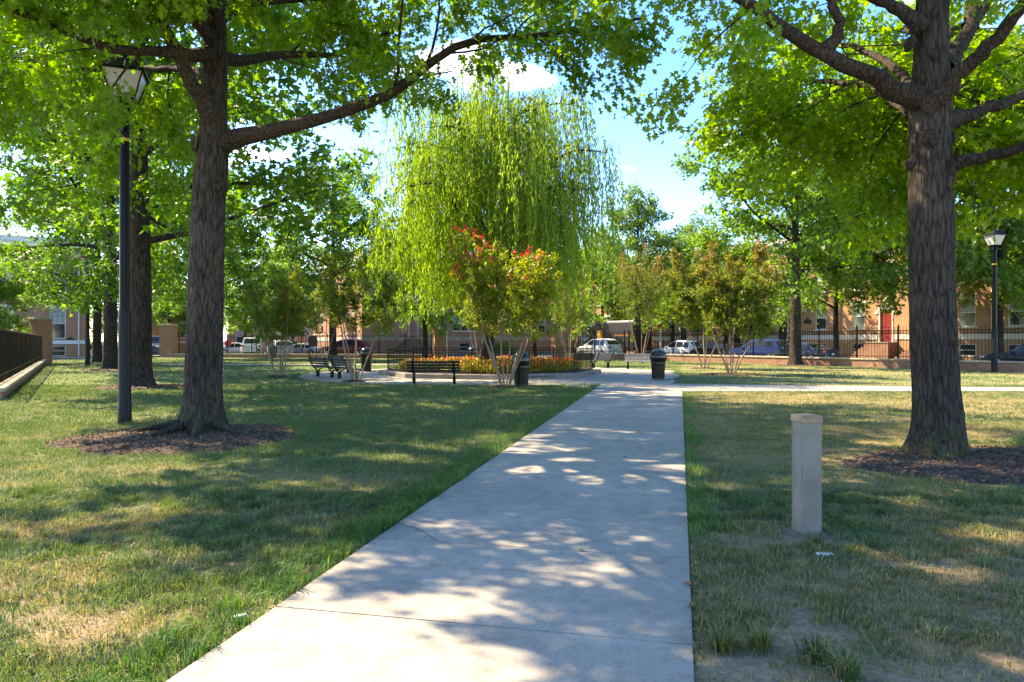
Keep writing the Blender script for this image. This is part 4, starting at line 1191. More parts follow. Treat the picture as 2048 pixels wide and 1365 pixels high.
q = gx(648, 50.0); crape(q.x, q.y, 'slim crape myrtle in front of the red car', 107, 6.0, 1.7, 4, 6000, CR_DK, None, 0, crown0=0.45)
q = gx(1140, 43.5); crape(q.x, q.y, 'crape myrtle behind the right end of the planter fence', 108, 5.6, 1.7, 6, 6000, CR_DK, 'tips', 10, crown0=0.45)
q = gx(962, 39.5); crape(q.x, q.y, 'bare-stemmed crape myrtle left of the willow trunk, behind the planter', 109, 5.0, 1.7, 5, 5000, CR_DK, None, 0, crown0=0.5)

# ================================================================ WALLS, PIERS, IRON FENCES
def seg_frame(a, b):
    d = b - a
    return math.atan2(d.y, d.x), d.length

def low_wall(a, b, h, t, label, brick, cope_len=1.6, cope_t=0.09, cat='wall'):
    rz, L = seg_frame(a, b)
    root = thing('low_wall', label, cat, a, rz)
    MB().span(0, L, -t / 2, t / 2, -0.05, h).build('brickwork', brick, root)
    n = max(1, round(L / cope_len)); c = L / n
    me = MB().span(0.004, c - 0.004, -t / 2 - 0.05, t / 2 + 0.05, h + 0.001, h + cope_t).mesh('coping_stone', M_coping, bevel=0.012)
    for k in range(n): inst('coping_stone', me, root, (k * c, 0, 0))
    return root
low_wall(WR0 + Vector((3, -4.5, 0)), WR1, 0.42, 0.42, 'low brick wall with stone coping along the right side of the park', M_brick_dk)
PB = [gx(878, 61.6), gx(1118, 61.0)]
low_wall(WB0, PB[0] + Vector((-0.62, 0, 0)), 0.26, 0.42, 'low tan wall at the back left, running behind the crape myrtle and benches', M_brick_or)
low_wall(PB[1] + Vector((0.62, 0, 0)), WR1, 0.40, 0.42, 'short low wall behind the right end of the planter', M_brick_dk)
low_wall(FL0, FL1, 0.20, 0.5, 'low stone kerb wall carrying the iron fence at the left edge', M_brick_dk, 1.4, 0.10)

def pier(p, rz, w, h, label):
    root = thing('brick_pier', label, 'pier', p, rz, 'brick gate piers of the park')
    MB().span(-w / 2, w / 2, -w / 2, w / 2, -0.05, h).build('shaft', M_brick_or, root)
    MB().span(-w / 2 - .06, w / 2 + .06, -w / 2 - .06, w / 2 + .06, h + .001, h + 0.10).span(-w / 2 - .03, w / 2 + .03, -w / 2 - .03, w / 2 + .03, h + 0.10, h + 0.15).build('cap_stone', M_coping, root, bevel=0.012)
pier((-31.7, 47.6, 0), R(-33.7), 1.0, 2.93, 'brick pier at the end of the left iron fence')
pier(gx(337, 65.6), 0.05, 1.15, 2.92, 'brick pier right of the dark pickup, left of the big oak trunk')
pier(PB[0], R(20), 1.0, 2.55, 'brick pier seen through the planter fence, left of the willow trunk')
pier(PB[1], R(20), 1.0, 2.45, 'brick pier behind the right end of the planter, by the white car')

def iron_fence(a, b, z0, z1, spacing, label, pr=0.011, post_every=2.4, rails=(0.12, 0.18), ring=False, finial=False, post_r=0.032, caps=True):
    rz, L = seg_frame(a, b)
    root = thing('iron_fence', label, 'fence', a, rz, 'black iron fences')
    pm = MB().cyl((0, 0, z0), (0, 0, z1 - 0.04), pr, pr, 6)
    if finial: pm.cyl((0, 0, z1 - 0.04), (0, 0, z1 + 0.05), pr * 1.9, 0.002, 6)
    else: pm.cyl((0, 0, z1 - 0.04), (0, 0, z1), pr, pr * 0.6, 6)
    pm = pm.mesh('picket', M_iron)
    n = int(L / spacing)
    for k in range(n):
        inst('picket', pm, root, ((k + 0.5) * L / n, 0, 0))
    for zr in (z0 + rails[0], z1 - rails[1]) + ((z1 - rails[1] - 0.17,) if ring else ()):
        MB().span(0, L, -0.02, 0.02, zr - 0.014, zr + 0.014).build('rail', M_iron, root)
    qm = MB().span(-post_r, post_r, -post_r, post_r, z0 - .02, z1 + (0.05 if caps else 0.0))
    if caps: qm.lathe([(post_r * 1.2, z1 + .05), (post_r * 1.5, z1 + .09), (post_r, z1 + .13), (0.004, z1 + .17)], 8)
    qm = qm.mesh('post', M_iron)
    m = max(1, round(L / post_every))
    for k in range(m + 1): inst('post', qm, root, (k * L / m, 0, 0))
    if ring:
        rm = MB(); ns = 12
        P, F = [], []
        for k in range(ns):
            t = 2 * math.pi * k / ns
            for (dr, dy) in ((-.007, -.007), (.007, -.007), (.007, .007), (-.007, .007)):
                P.append(((0.066 + dr) * math.cos(t), dy, (0.066 + dr) * math.sin(t)))
        for k in range(ns):
            for c in range(4): F.append((k * 4 + c, k * 4 + (c + 1) % 4, ((k + 1) % ns) * 4 + (c + 1) % 4, ((k + 1) % ns) * 4 + c))
        rm = rm.add(P, F).mesh('ring', M_iron)
        for k in range(n - 1): inst('ring', rm, root, ((k + 1) * L / n, 0, z1 - rails[1] - 0.085))
    return root
iron_fence(WR0 + Vector((3, -4.5, 0)), WR1 + Vector((0.3, -0.3, 0)), 0.515, 2.27, 0.163, 'black iron picket fence with rings, standing on the right brick wall', ring=True, finial=True)
iron_fence(WB0 + Vector((0.9, 0, 0)), PB[0] + Vector((-0.62, 0, 0)), 0.36, 2.05, 0.16, 'black iron picket fence on the back wall, left of the willow')
iron_fence(PB[1] + Vector((0.62, 0, 0)), WR1, 0.5, 2.25, 0.16, 'short black iron fence behind the right end of the planter', finial=True)
# left fence: denser, pickets end in a ball on the kerb
iron_fence(FL0, FL1 + Vector((0.3, -0.4, 0)), 0.30, 1.86, 0.125, 'dense black iron fence on a kerb wall at the left edge', pr=0.013, rails=(0.22, 0.03), post_every=3.2, caps=False)

# ---- the octagonal planter
PLR = 5.05
planter = thing('planter', 'octagonal stone-kerbed flower planter in the middle of the plaza', 'planter', (PLC[0], PLC[1], 0))
OA = R(4)
for k in range(8):
    a0, a1 = OA + k * math.pi / 4, OA + (k + 1) * math.pi / 4
    c0 = Vector((math.cos(a0), math.sin(a0), 0)); c1 = Vector((math.cos(a1), math.sin(a1), 0))
    for h in range(2):
        f0, f1 = h / 2, (h + 1) / 2
        o0, o1 = c0.lerp(c1, f0) * PLR, c0.lerp(c1, f1) * PLR
        i0, i1 = c0.lerp(c1, f0) * (PLR - 0.42), c0.lerp(c1, f1) * (PLR - 0.42)
        e = (o1 - o0).normalized() * 0.004
        MB().prism([o0 + e, o1 - e, i1 - e, i0 + e], -0.03, 0.205 + 0.003 * h).build('kerb_stone', M_kerb, planter, bevel=0.02)
soil = MB(); ns = 40
soil.lathe([(4.72, 0.10), (4.6, 0.17), (3.6, 0.24), (1.8, 0.30), (0.02, 0.33)], ns)
soil.build('soil', M_mulch, planter, smooth=True)
# fence round the bed
pf = thing('iron_fence', 'waist-high black iron fence round the octagonal flower bed', 'fence', (PLC[0], PLC[1], 0), group='black iron fences')
FR = 4.62
pm = MB().cyl((0, 0, 0.12), (0, 0, 1.17), 0.009, 0.009, 6).mesh('picket', M_iron)
qm = MB().span(-.022, .022, -.022, .022, 0.1, 1.21).mesh('post', M_iron)
for k in range(8):
    a0, a1 = OA + k * math.pi / 4, OA + (k + 1) * math.pi / 4
    c0 = Vector((math.cos(a0), math.sin(a0), 0)) * FR; c1 = Vector((math.cos(a1), math.sin(a1), 0)) * FR
    rz, L = seg_frame(c0, c1)
    inst('post', qm, pf, c0, (0, 0, rz))
    for z in (0.27, 1.03, 1.18):
        MB().span(0.02, L - 0.02, -0.015, 0.015, z - 0.011, z + 0.011).build('rail', M_iron, pf, loc=c0, rot=(0, 0, rz))
    n = 25
    for j in range(1, n):
        inst('picket', pm, pf, c0.lerp(c1, j / n))

# ---- flowers in the bed (uncountable)
r = np.random.default_rng(9)
n = 1500
a = r.uniform(0, 2 * np.pi, n); f = np.sqrt(r.uniform(0.035, 0.80, n)) * 4.5
cx, cyy = f * np.cos(a), f * np.sin(a)
cz = 0.18 + 0.16 * (1 - f / 4.5)
hh = r.uniform(0.26, 0.44, n)
m = 20
pos = np.stack([np.repeat(cx, m) + r.normal(0, 0.10, n * m), np.repeat(cyy, m) + r.normal(0, 0.10, n * m), np.repeat(cz, m) + np.repeat(hh, m) * r.uniform(0.1, 1, n * m)], 1)
ax_ = r.normal(0, 1, (n * m, 3)); ax_[:, 2] += 0.5
nr_ = r.normal(0, 0.6, (n * m, 3)); nr_[:, 2] += 0.8
gp_ = np.array([(0.30, 0.32, 0.025), (0.19, 0.25, 0.02), (0.52, 0.42, 0.035), (0.14, 0.20, 0.02)])
cw = np.repeat(r.dirichlet(np.ones(4), n), m, 0)
A = leaf_mesh(OVAL_V, OVAL_F, pos, ax_, nr_, r.uniform(0.07, 0.14, n * m), cw @ gp_ * r.uniform(0.8, 1.2, n * m)[:, None])
m = 5
right = np.repeat((cx > 0.8), m)
pos = np.stack([np.repeat(cx, m) + r.normal(0, 0.11, n * m), np.repeat(cyy, m) + r.normal(0, 0.11, n * m), np.repeat(cz + hh, m) + r.normal(0.01, 0.05, n * m)], 1)
keep = r.uniform(0, 1, n * m) < np.where(right, 0.34, 0.15)
pos = pos[keep]; k = len(pos); rt_ = right[keep]
fp = np.array([(0.62, 0.075, 0.02), (0.60, 0.02, 0.02), (0.70, 0.20, 0.02), (0.72, 0.40, 0.04), (0.6, 0.16, 0.08)])
fi = np.where(rt_, r.choice([0, 1, 2, 3], k, p=[.32, .28, .2, .2]), r.choice([0, 1, 2, 3, 4], k, p=[.14, .10, .18, .48, .10]))
pos3 = np.repeat(pos, 3, 0) + r.normal(0, 0.02, (3 * k, 3))
nr_ = r.normal(0, 0.7, (3 * k, 3)); nr_[:, 2] += 0.6
B = leaf_mesh(OVAL_V * np.array([1, 1.8, 1]) - np.array([0.5, 0, 0]), OVAL_F, pos3, r.normal(0, 1, (3 * k, 3)), nr_, r.uniform(0.06, 0.10, 3 * k), np.repeat(fp[fi], 3, 0) * r.uniform(0.75, 1.2, 3 * k)[:, None])
V, F, K_ = merge([A, B])
fl = inst('flowers', np_mesh('flowers', V, F, M_petal, K_), None, (PLC[0], PLC[1], 0))
tag(fl, 'massed red, orange and yellow bedding flowers inside the planter fence', 'flowers', kind='stuff')

# ================================================================ PARK FURNITURE
def bench(loc, rz, label, mat):
    """sits facing -y in its own frame; back towards +y"""
    root = thing('park_bench', label, 'bench', loc, rz, 'park benches round the plaza')
    W = 1.83
    seat = [(-0.24, 0.425), (-0.165, 0.432), (-0.09, 0.428), (-0.015, 0.42), (0.06, 0.415), (0.135, 0.42)]
    back = [(0.205, 0.475, 62), (0.245, 0.575, 66), (0.285, 0.675, 70), (0.315, 0.775, 74)]
    sm = MB().box((0, 0, 0), (W, 0.062, 0.028)).mesh('slat', mat, bevel=0.006)
    for y, z in seat: inst('slat', sm, root, (0, y, z), (R(2), 0, 0))
    bm_ = MB().box((0, 0, 0), (W, 0.078, 0.028)).mesh('slat', mat, bevel=0.006)
    for y, z, a in back: inst('slat', bm_, root, (0, y, z), (R(a), 0, 0))
    fm = MB()
    # bearer that follows seat and back
    curve = [(-0.27, 0.40), (-0.12, 0.405), (0.05, 0.392), (0.15, 0.405), (0.215, 0.47), (0.27, 0.58), (0.315, 0.70), (0.348, 0.82)]
    for i in range(len(curve) - 1):
        (y0, z0), (y1, z1) = curve[i], curve[i + 1]
        ang = math.atan2(z1 - z0, y1 - y0); l = math.hypot(z1 - z0, y1 - y0) + 0.02
        fm.box((0, (y0 + y1) / 2 + 0.012 * math.sin(ang), (z0 + z1) / 2 - 0.012 * math.cos(ang)), (0.055, l, 0.026), M=Matrix.Rotation(ang, 3, 'X'))
    frame = fm.mesh('bearer', M_iron)
    lg = MB().span(-.05, .05, -0.06, 0.06, 0.0, 0.24).span(-.045, .045, -0.075, 0.075, 0.0, 0.02)
    lg.tube([(0, -0.01, 0.22), (0, -0.07, 0.30), (0, -0.17, 0.35), (0, -0.25, 0.39)], [0.036, 0.03, 0.024, 0.018], 6)
    lg.tube([(0, 0.01, 0.22), (0, 0.06, 0.30), (0, 0.13, 0.36), (0, 0.2, 0.43)], [0.036, 0.03, 0.026, 0.02], 6)
    lg.tube([(0, 0.0, 0.22), (0, -0.04, 0.31), (0, 0.0, 0.37), (0, 0.06, 0.345), (0, 0.05, 0.29)], 0.013, 5)
    leg = lg.mesh('leg', M_iron)
    am = MB().tube([(0, -0.25, 0.41), (0, -0.27, 0.52), (0, -0.22, 0.60), (0, -0.10, 0.625), (0, 0.10, 0.63), (0, 0.28, 0.66)], [0.018, 0.018, 0.02, 0.02, 0.018, 0.016], 6)
    arm = am.mesh('armrest', M_iron)
    for x in (-0.70, 0.70):
        inst('bearer', frame, root, (x, 0, 0)); inst('leg', leg, root, (x, 0, 0))
    return root
def face(loc, rz_extra=0.0):
    """rotation so that the bench looks at the planter"""
    d = Vector((PLC[0] - loc[0], PLC[1] - loc[1]))
    return math.atan2(d.y, d.x) + math.pi / 2 + rz_extra
b = (-2.7, 24.55, 0); bench(b, math.pi - 0.02, 'dark slatted bench with its back to the camera, in front of the planter', M_slat)
b = (-7.75, 29.3, 0); bench(b, R(129), 'leftmost dark bench at the left edge of the plaza', M_slat)
b = (-6.4, 27.5, 0); bench(b, R(129), 'dark bench behind the leaning crape myrtle, right one of the left pair', M_slat)
b = (-8.0, 33.4, 0); bench(b, R(125), 'dark bench farther back, seen between the left pair of benches', M_slat)
b = (4.95, 39.4, 0); bench(b, R(228), 'bench coloured pale as if sunlit, just right of the planter fence, before the white car', M_slat_worn_sunlit)  # sunlight on these slats is painted as a paler colour
b = (6.8, 37.2, 0); bench(b, R(-20), 'weathered grey bench facing the camera, left of the domed bin', M_slat_worn_sunlit)

def litter_bin(loc, label, H=0.84, dome=True, r0=0.235, r1=0.275):
    root = thing('litter_bin', label, 'bin', loc, random.Random(label).uniform(0, 6), 'black slatted litter bins')
    n = 26
    sm = MB()
    prof = [(r0, 0.05), (r0 + 0.012, 0.25), (r0 + 0.024, 0.5), (r0 + 0.04, H - 0.16), (r1 + 0.035, H - 0.05), (r1 + 0.055, H)]
    P, F = [], []
    for i, (rr, z) in enumerate(prof):
        P += [(rr, -0.021, z), (rr, 0.021, z), (rr - 0.008, 0.021, z), (rr - 0.008, -0.021, z)]
    for i in range(len(prof) - 1):
        for c in range(4): F.append((i * 4 + c, i * 4 + (c + 1) % 4, (i + 1) * 4 + (c + 1) % 4, (i + 1) * 4 + c))
    F += [(0, 3, 2, 1), (len(P) - 4, len(P) - 3, len(P) - 2, len(P) - 1)]
    sm = sm.add(P, F).mesh('slat', M_bin)
    for k in range(n): inst('slat', sm, root, (0, 0, 0), (0, 0, 2 * math.pi * k / n))
    for z, rr in ((0.05, r0), (H - 0.2, r0 + 0.036)):
        MB().lathe([(rr - 0.012, z - .02), (rr + .012, z - .02), (rr + .012, z + .02), (rr - .012, z + .02), (rr - .012, z - .02)], 26, False).build('band', M_bin, root)
    MB().lathe([(r1 + .045, H - .012), (r1 + .068, H - .012), (r1 + .068, H + .015), (r1 + .045, H + .015), (r1 + .045, H - .012)], 30, False).build('rim', M_bin, root, smooth=True)
    MB().lathe([(r0 - 0.03, 0.06), (r0 - 0.015, H - 0.12), (r1, H - 0.02)], 24).build('liner', M_black, root, smooth=True)
    if dome:
        R0 = r1 + 0.03; pr = [(R0, H + 0.0), (R0, H + 0.05)]
        for k in range(1, 9):
            t = k / 8 * math.pi / 2; pr.append((max(0.003, R0 * math.cos(t)), H + 0.05 + 0.27 * math.sin(t)))
        MB().lathe(pr, 30).build('dome_lid', M_dome, root, smooth=True)
        MB().box((-R0 * 0.84, 0, H + 0.13), (0.06, 0.3, 0.15)).build('flap', M_black, root, bevel=0.02)
    return root
litter_bin((0.31, 23.7, 0), 'domed black bin right of the red-flowered crape myrtle, in front of the planter')
litter_bin((5.62, 27.2, 0.016), 'domed black bin standing alone on the plaza, right of the planter', 0.85)
litter_bin((-7.1, 34.5, 0), 'black bin left of the planter fence, behind the leaning stems', 0.88)
litter_bin((-2.25, 40.8, 0), 'domed black bin seen through the far side of the planter fence', 0.86)

def lamp_post(loc, label, H, rz, r0=0.11, band_z=5.15):
    root = thing('lamp_post', label, 'lamp', loc, rz, 'black park lamp posts')
    # fluted lower shaft
    ns = 32; P, F = [], []
    prof = [(r0 * 1.06, 0.0), (r0 * 1.05, 0.30), (r0, 0.34), (r0 * 0.97, 1.9), (r0 * 0.92, 2.05), (r0 * 0.80, 2.1)]
    for rr, z in prof:
        for k in range(ns):
            t = 2 * math.pi * k / ns; f = 1 - (0.055 if (k % 2 and 0.32 < z < 2.0) else 0)
            P.append((rr * f * math.cos(t), rr * f * math.sin(t), z))
    for j in range(len(prof) - 1):
        F += [(j * ns + k, j * ns + (k + 1) % ns, (j + 1) * ns + (k + 1) % ns, (j + 1) * ns + k) for k in range(ns)]
    MB().add(P, F).build('base_shaft', M_iron_worn, root, smooth=True)
    MB().lathe([(r0 * 0.80, 2.08), (r0 * 0.74, H - 0.12), (r0 * 0.74, H - 0.06)], 24).build('shaft', M_iron, root, smooth=True)
    MB().lathe([(r0 * 0.8, H - .10), (r0 * 1.05, H - .08), (r0 * 1.05, H + .04), (r0 * 0.95, H + .06), (r0 * 0.95, H + .10)], 20).build('collar', M_iron, root, smooth=True)
    MB().lathe([(r0 * 0.80, band_z - .03), (r0 * 0.80, band_z + .03)], 20).build('tag', M_yellow, root)
    # four-sided lantern
    hw0, hw1, zb, zg0, zg1 = 0.13, 0.34, H + 0.08, H + 0.17, H + 0.62
    def frus(w0, z0, w1, z1): return [(x * w0, y * w0, z0) for x, y in ((-1, -1), (1, -1), (1, 1), (-1, 1))] + [(x * w1, y * w1, z1) for x, y in ((-1, -1), (1, -1), (1, 1), (-1, 1))]
    box = [(0, 3, 2, 1), (4, 5, 6, 7), (0, 1, 5, 4), (1, 2, 6, 5), (2, 3, 7, 6), (3, 0, 4, 7)]
    MB().add(frus(0.10, zb, 0.19, zg0), box).build('lantern_base', M_iron, root)
    wg0, wg1 = 0.19, 0.34
    MB().add(frus(wg0 - .01, zg0 + .002, wg1 - .02, zg1 - .002), box).build('lantern_glass', M_lampglass, root)
    for x, y in ((-1, -1), (1, -1), (1, 1), (-1, 1)):
        MB().cyl((x * wg0, y * wg0, zg0), (x * (wg1 - .01), y * (wg1 - .01), zg1), 0.016, 0.016, 6).build('lantern_rib', M_iron, root)
    MB().add(frus(0.37, zg1, 0.37, zg1 + .03), box).add(frus(0.36, zg1 + .03, 0.20, zg1 + .24), box).add(frus(0.20, zg1 + .24, 0.10, zg1 + .28), box).build('lantern_roof', M_iron, root)
    MB().lathe([(0.05, zg1 + .28), (0.03, zg1 + .31), (0.055, zg1 + .36), (0.03, zg1 + .41), (0.004, zg1 + .43)], 12).build('finial', M_iron, root, smooth=True)
    return root
lamp_post((-7.04, 12.86, 0), 'tall black lamp post left of the big left oak', 5.72, R(20))
lamp_post((23.25, 34.1, 0), 'tall black lamp post with white lantern near the right edge', 5.95, R(12), 0.13, 5.2)
lamp_post((-26.4, 44.0, 0), 'distant black lamp post in front of the left brick house', 5.9, R(12), 0.14)

# ---- grey utility post
M_post = mat_plain('grey_painted_steel', (0.225, 0.212, 0.172), (0.14, 0.133, 0.11), scale=3.5, rough=0.42, bmp=0.0008, bscale=30)
M_rust = mat_plain('rusty_steel', (0.34, 0.26, 0.17), (0.24, 0.13, 0.06), scale=16, rough=0.65)
up = thing('utility_post', 'square grey metal utility post with tan cap standing in the right lawn', 'post', (2.29, 5.50, 0), R(11.8))
PW = 0.158
MB().span(-PW / 2, PW / 2, -PW / 2, PW / 2, -0.05, 0.885).build('housing', M_post, up, bevel=0.005)
MB().span(-PW / 2 - .006, PW / 2 + .006, -PW / 2 - .006, PW / 2 + .006, 0.873, 0.928).build('cap', M_rust, up, bevel=0.004)
for s in (-1, 1):
    MB().span(-PW / 2 - .004, -PW / 2 - .0005, s * PW * 0.36 - .002, s * PW * 0.36 + .002, 0.02, 0.87).build('seam', M_rust, up)
for z in (0.12, 0.80):
    MB().cyl((-PW / 2 - .007, 0, z), (-PW / 2, 0, z), 0.008, 0.008, 8).build('bolt', M_rust, up)
    MB().cyl((0.02, -PW / 2 - .006, z), (0.02, -PW / 2, z), 0.006, 0.006, 8).build('bolt', M_rust, up)
M_dirt = mat_plain('dried_mud', (0.17, 0.125, 0.085), (0.11, 0.08, 0.055), scale=25, rough=0.95, bmp=0.01, bscale=40)
MB().lathe([(0.17, 0.0), (0.15, 0.012), (0.12, 0.022), (0.10, 0.026)], 18).build('footing', M_dirt, up, smooth=True)

# ---- signs
def text_mesh(s, size, mat, name, parent, loc, rot, ext=0.003):
    cu = bpy.data.curves.new(name, 'FONT'); cu.body = s; cu.size = size; cu.extrude = ext; cu.align_x = 'CENTER'; cu.align_y = 'CENTER'; cu.resolution_u = 3
    o = bpy.data.objects.new(name, cu); C.objects.link(o)
    dg = bpy.context.evaluated_depsgraph_get()
    me = bpy.data.meshes.new_from_object(o.evaluated_get(dg))
    bpy.data.objects.remove(o)
    me.materials.clear(); me.materials.append(mat)
    return inst(name, me, parent, loc, rot)
M_wsign = mat_plain('white_sign', (0.74, 0.74, 0.74), rough=0.5)
M_bsign = mat_plain('dark_sign', (0.03, 0.022, 0.018), rough=0.5)
sg = thing('street_sign', 'one-way arrow sign above a tan sign back on a brown pole', 'sign', gx(513, 66.8), 0, 'street signs')
MB().cyl((0, 0, 0), (0, 0, 3.75), 0.05, 0.05, 8).build('pole', M_tanpole, sg)
MB().span(-0.58, 0.30, -0.075, -0.055, 3.35, 3.75).build('arrow_plate', M_bsign, sg)
MB().plate([(-0.50, 3.55), (-0.30, 3.70), (-0.30, 3.61), (0.18, 3.61), (0.18, 3.49), (-0.30, 3.49), (-0.30, 3.40)], -0.086, -0.078).build('arrow', M_wsign, sg)
text_mesh('ONE WAY', 0.11, M_bsign, 'lettering', sg, (-0.05, -0.089, 3.55), (R(90), 0, 0))
MB().span(-0.34, 0.36, -0.08, -0.06, 2.42, 3.33).build('sign_back', M_tan, sg, bevel=0.005)
sg = thing('street_sign', 'round-cornered pale sign back seen above the notice box', 'sign', gx(562, 68.5), 0, 'street signs')
MB().cyl((0, 0, 0), (0, 0, 3.1), 0.04, 0.04, 8).build('pole', M_steel, sg)
MB().plate([(0.42 * math.cos(t) * 1.0, 2.35 + 0.36 * math.sin(t)) for t in [R(22.5 + 45 * k) for k in range(8)]], -0.06, -0.04).build('sign_back', M_steel, sg)
sg = thing('street_sign', 'small white sign back right of the round-cornered one', 'sign', gx(609, 68.5), 0, 'street signs')
MB().cyl((0, 0, 0), (0, 0, 2.9), 0.04, 0.04, 8).build('pole', M_steel, sg)
MB().span(-0.24, 0.24, -0.06, -0.04, 2.15, 2.75).build('sign_back', M_wsign, sg, bevel=0.004)
sg = thing('street_sign', 'red sign on a white post right of the brown truck', 'sign', gx(1321, 62.0), 0, 'street signs')
MB().cyl((0, 0, 0), (0, 0, 3.1), 0.06, 0.06, 8).build('pole', M_white, sg)
MB().plate([(0.24 * math.cos(R(22.5 + 45 * k)), 2.85 + 0.20 * math.sin(R(22.5 + 45 * k))) for k in range(8)], -0.09, -0.07).build('sign_plate', M_redsign, sg)
sg = thing('street_sign', 'red stop sign peeping out right of the big left trunk', 'sign', gx(456, 71.0), 0, 'street signs')
MB().cyl((0, 0, 0), (0, 0, 2.2), 0.04, 0.04, 8).build('pole', M_steel, sg)
MB().plate([(0.38 * math.cos(R(22.5 + 45 * k)), 1.25 + 0.38 * math.sin(R(22.5 + 45 * k))) for k in range(8)], -0.07, -0.05).build('sign_plate', M_redsign, sg)
# bag dispenser post on the lawn
dw = thing('waste_bag_station', 'dark green waste-bag station with white notice, behind the left crape myrtle', 'waste station', gx(545, 47.5), R(4))
M_dgreen = mat_plain('dark_green_paint', (0.02, 0.035, 0.03), rough=0.4)
MB().cyl((0, 0, 0), (0, 0, 2.1), 0.04, 0.04, 8).build('post', M_dgreen, dw)
MB().span(-0.17, 0.17, -0.13, 0.1, 1.55, 2.05).build('dispenser', M_dgreen, dw, bevel=0.02)
MB().span(-0.15, 0.15, -0.14, -0.132, 1.85, 2.03).build('notice', M_wsign, dw)
MB().span(-0.19, 0.19, -0.17, 0.14, 0.35, 1.15).span(-0.20, 0.20, -0.18, 0.15, 1.152, 1.2).build('waste_box', M_dgreen, dw, bevel=0.02)
nb = thing('notice_board', 'dark rounded-top notice board standing left of the red car', 'notice board', gx(626, 60.0), R(5))
MB().plate([(-0.36, 1.0), (0.36, 1.0), (0.36, 1.82)] + [(0.36 * math.cos(R(a)), 1.82 + 0.16 * math.sin(R(a))) for a in (30, 60, 90, 120, 150)] + [(-0.36, 1.82)], -0.05, 0.05).build('panel', M_bsign, nb)
for x in (-0.28, 0.28): MB().span(x - .03, x + .03, -.03, .03, 0, 1.0).build('leg', M_bsign, nb)
# street lighting mast far left
um = thing('street_light', 'pale street light mast between the two left oak trunks', 'street light', gx(262, 67.0), 0)
MB().cyl((0, 0, 0), (0, 0, 7.5), 0.13, 0.08, 10).build('mast', M_steel, um)
MB().tube([(0, 0, 7.3), (0.5, 0, 7.8), (1.6, 0, 7.95)], 0.04, 6).box((1.9, 0, 7.92), (0.6, 0.22, 0.12)).build('arm', M_steel, um)
um = thing('sign_post', 'thin white post right of the middle brick pier', 'post', gx(894, 60.0), 0)
MB().cyl((0, 0, 0), (0, 0, 2.7), 0.045, 0.045, 8).build('pole', M_steel, um)
MB().span(-0.13, 0.15, -0.06, -0.046, 2.35, 2.75).build('sign_back', M_steel, um)

# ================================================================ HOUSES
def facade(openings, W, H, z_base=0.0):
    """wall face in x,z with openings cut out; reveals 0.14 deep"""
    xs = sorted({0.0, W} | {o[0] - o[2] / 2 for o in openings} | {o[0] + o[2] / 2 for o in openings})
    zs = sorted({z_base, H} | {o[1] for o in openings} | {o[1] + o[3] for o in openings})
    m = MB()
    for i in range(len(xs) - 1):
        for j in range(len(zs) - 1):
            xc, zc = (xs[i] + xs[i + 1]) / 2, (zs[j] + zs[j + 1]) / 2
            if any(abs(xc - o[0]) < o[2] / 2 and o[1] < zc < o[1] + o[3] for o in openings): continue
            m.add([(xs[i], 0, zs[j]), (xs[i + 1], 0, zs[j]), (xs[i + 1], 0, zs[j + 1]), (xs[i], 0, zs[j + 1])], [(0, 1, 2, 3)])
    for o in openings:
        x0, x1, z0, z1 = o[0] - o[2] / 2, o[0] + o[2] / 2, o[1], o[1] + o[3]
        for a, b in (((x0, z0), (x1, z0)), ((x1, z0), (x1, z1)), ((x1, z1), (x0, z1)), ((x0, z1), (x0, z0))):
            m.add([(a[0], 0, a[1]), (b[0], 0, b[1]), (b[0], 0.14, b[1]), (a[0], 0.14, a[1])], [(0, 1, 2, 3)])
    return m

def window(root, x, z, w, h, lintel=True, sill=True, muntins=0, blind=True, bars=False, frame=None):
    fr = frame or M_white
    wd = MB(); t = 0.065
    for a in ((x - w / 2, x - w / 2 + t, z, z + h), (x + w / 2 - t, x + w / 2, z, z + h), (x - w / 2 + t, x + w / 2 - t, z, z + t), (x - w / 2 + t, x + w / 2 - t, z + h - t, z + h),
              (x - w / 2 + t, x + w / 2 - t, z + h * .5 - .03, z + h * .5 + .03)):
        wd.span(a[0], a[1], 0.05, 0.11, a[2], a[3])
    win = wd.build('window', fr, root)
    MB().span(x - w / 2 + t, x + w / 2 - t, 0.085, 0.10, z + t, z + h * .5 - .03).build('pane', M_glass, win)
    MB().span(x - w / 2 + t, x + w / 2 - t, 0.075, 0.095, z + h * .5 + .03, z + h - t).build('pane', M_blind if blind else M_glass, win)
    if muntins:
        mm = MB()
        for k in range(1, muntins): mm.span(x - w / 2 + (w) * k / muntins - .012, x - w / 2 + w * k / muntins + .012, 0.06, 0.074, z + h * .5 + .03, z + h - t)
        for k in range(1, 3): mm.span(x - w / 2 + t, x + w / 2 - t, 0.062, 0.0735, z + h * .5 + (h * .5) * k / 3 - .012, z + h * .5 + (h * .5) * k / 3 + .012)
        mm.build('glazing_bars', fr, win)
    if lintel: MB().span(x - w / 2 - .2, x + w / 2 + .2, -0.035, 0.02, z + h + 0.001, z + h + .30).build('lintel', M_stone, win, bevel=0.006)
    if sill: MB().span(x - w / 2 - .1, x + w / 2 + .1, -0.07, 0.03, z - .10, z - .001).build('sill', M_stone, win)
    if bars:
        for k in range(7):
            xx = x - w / 2 + w * (k + .5) / 7
            MB().cyl((xx, -0.02, z), (xx, -0.02, z + h), 0.012, 0.012, 6).build('bar', M_iron, win)
    return win

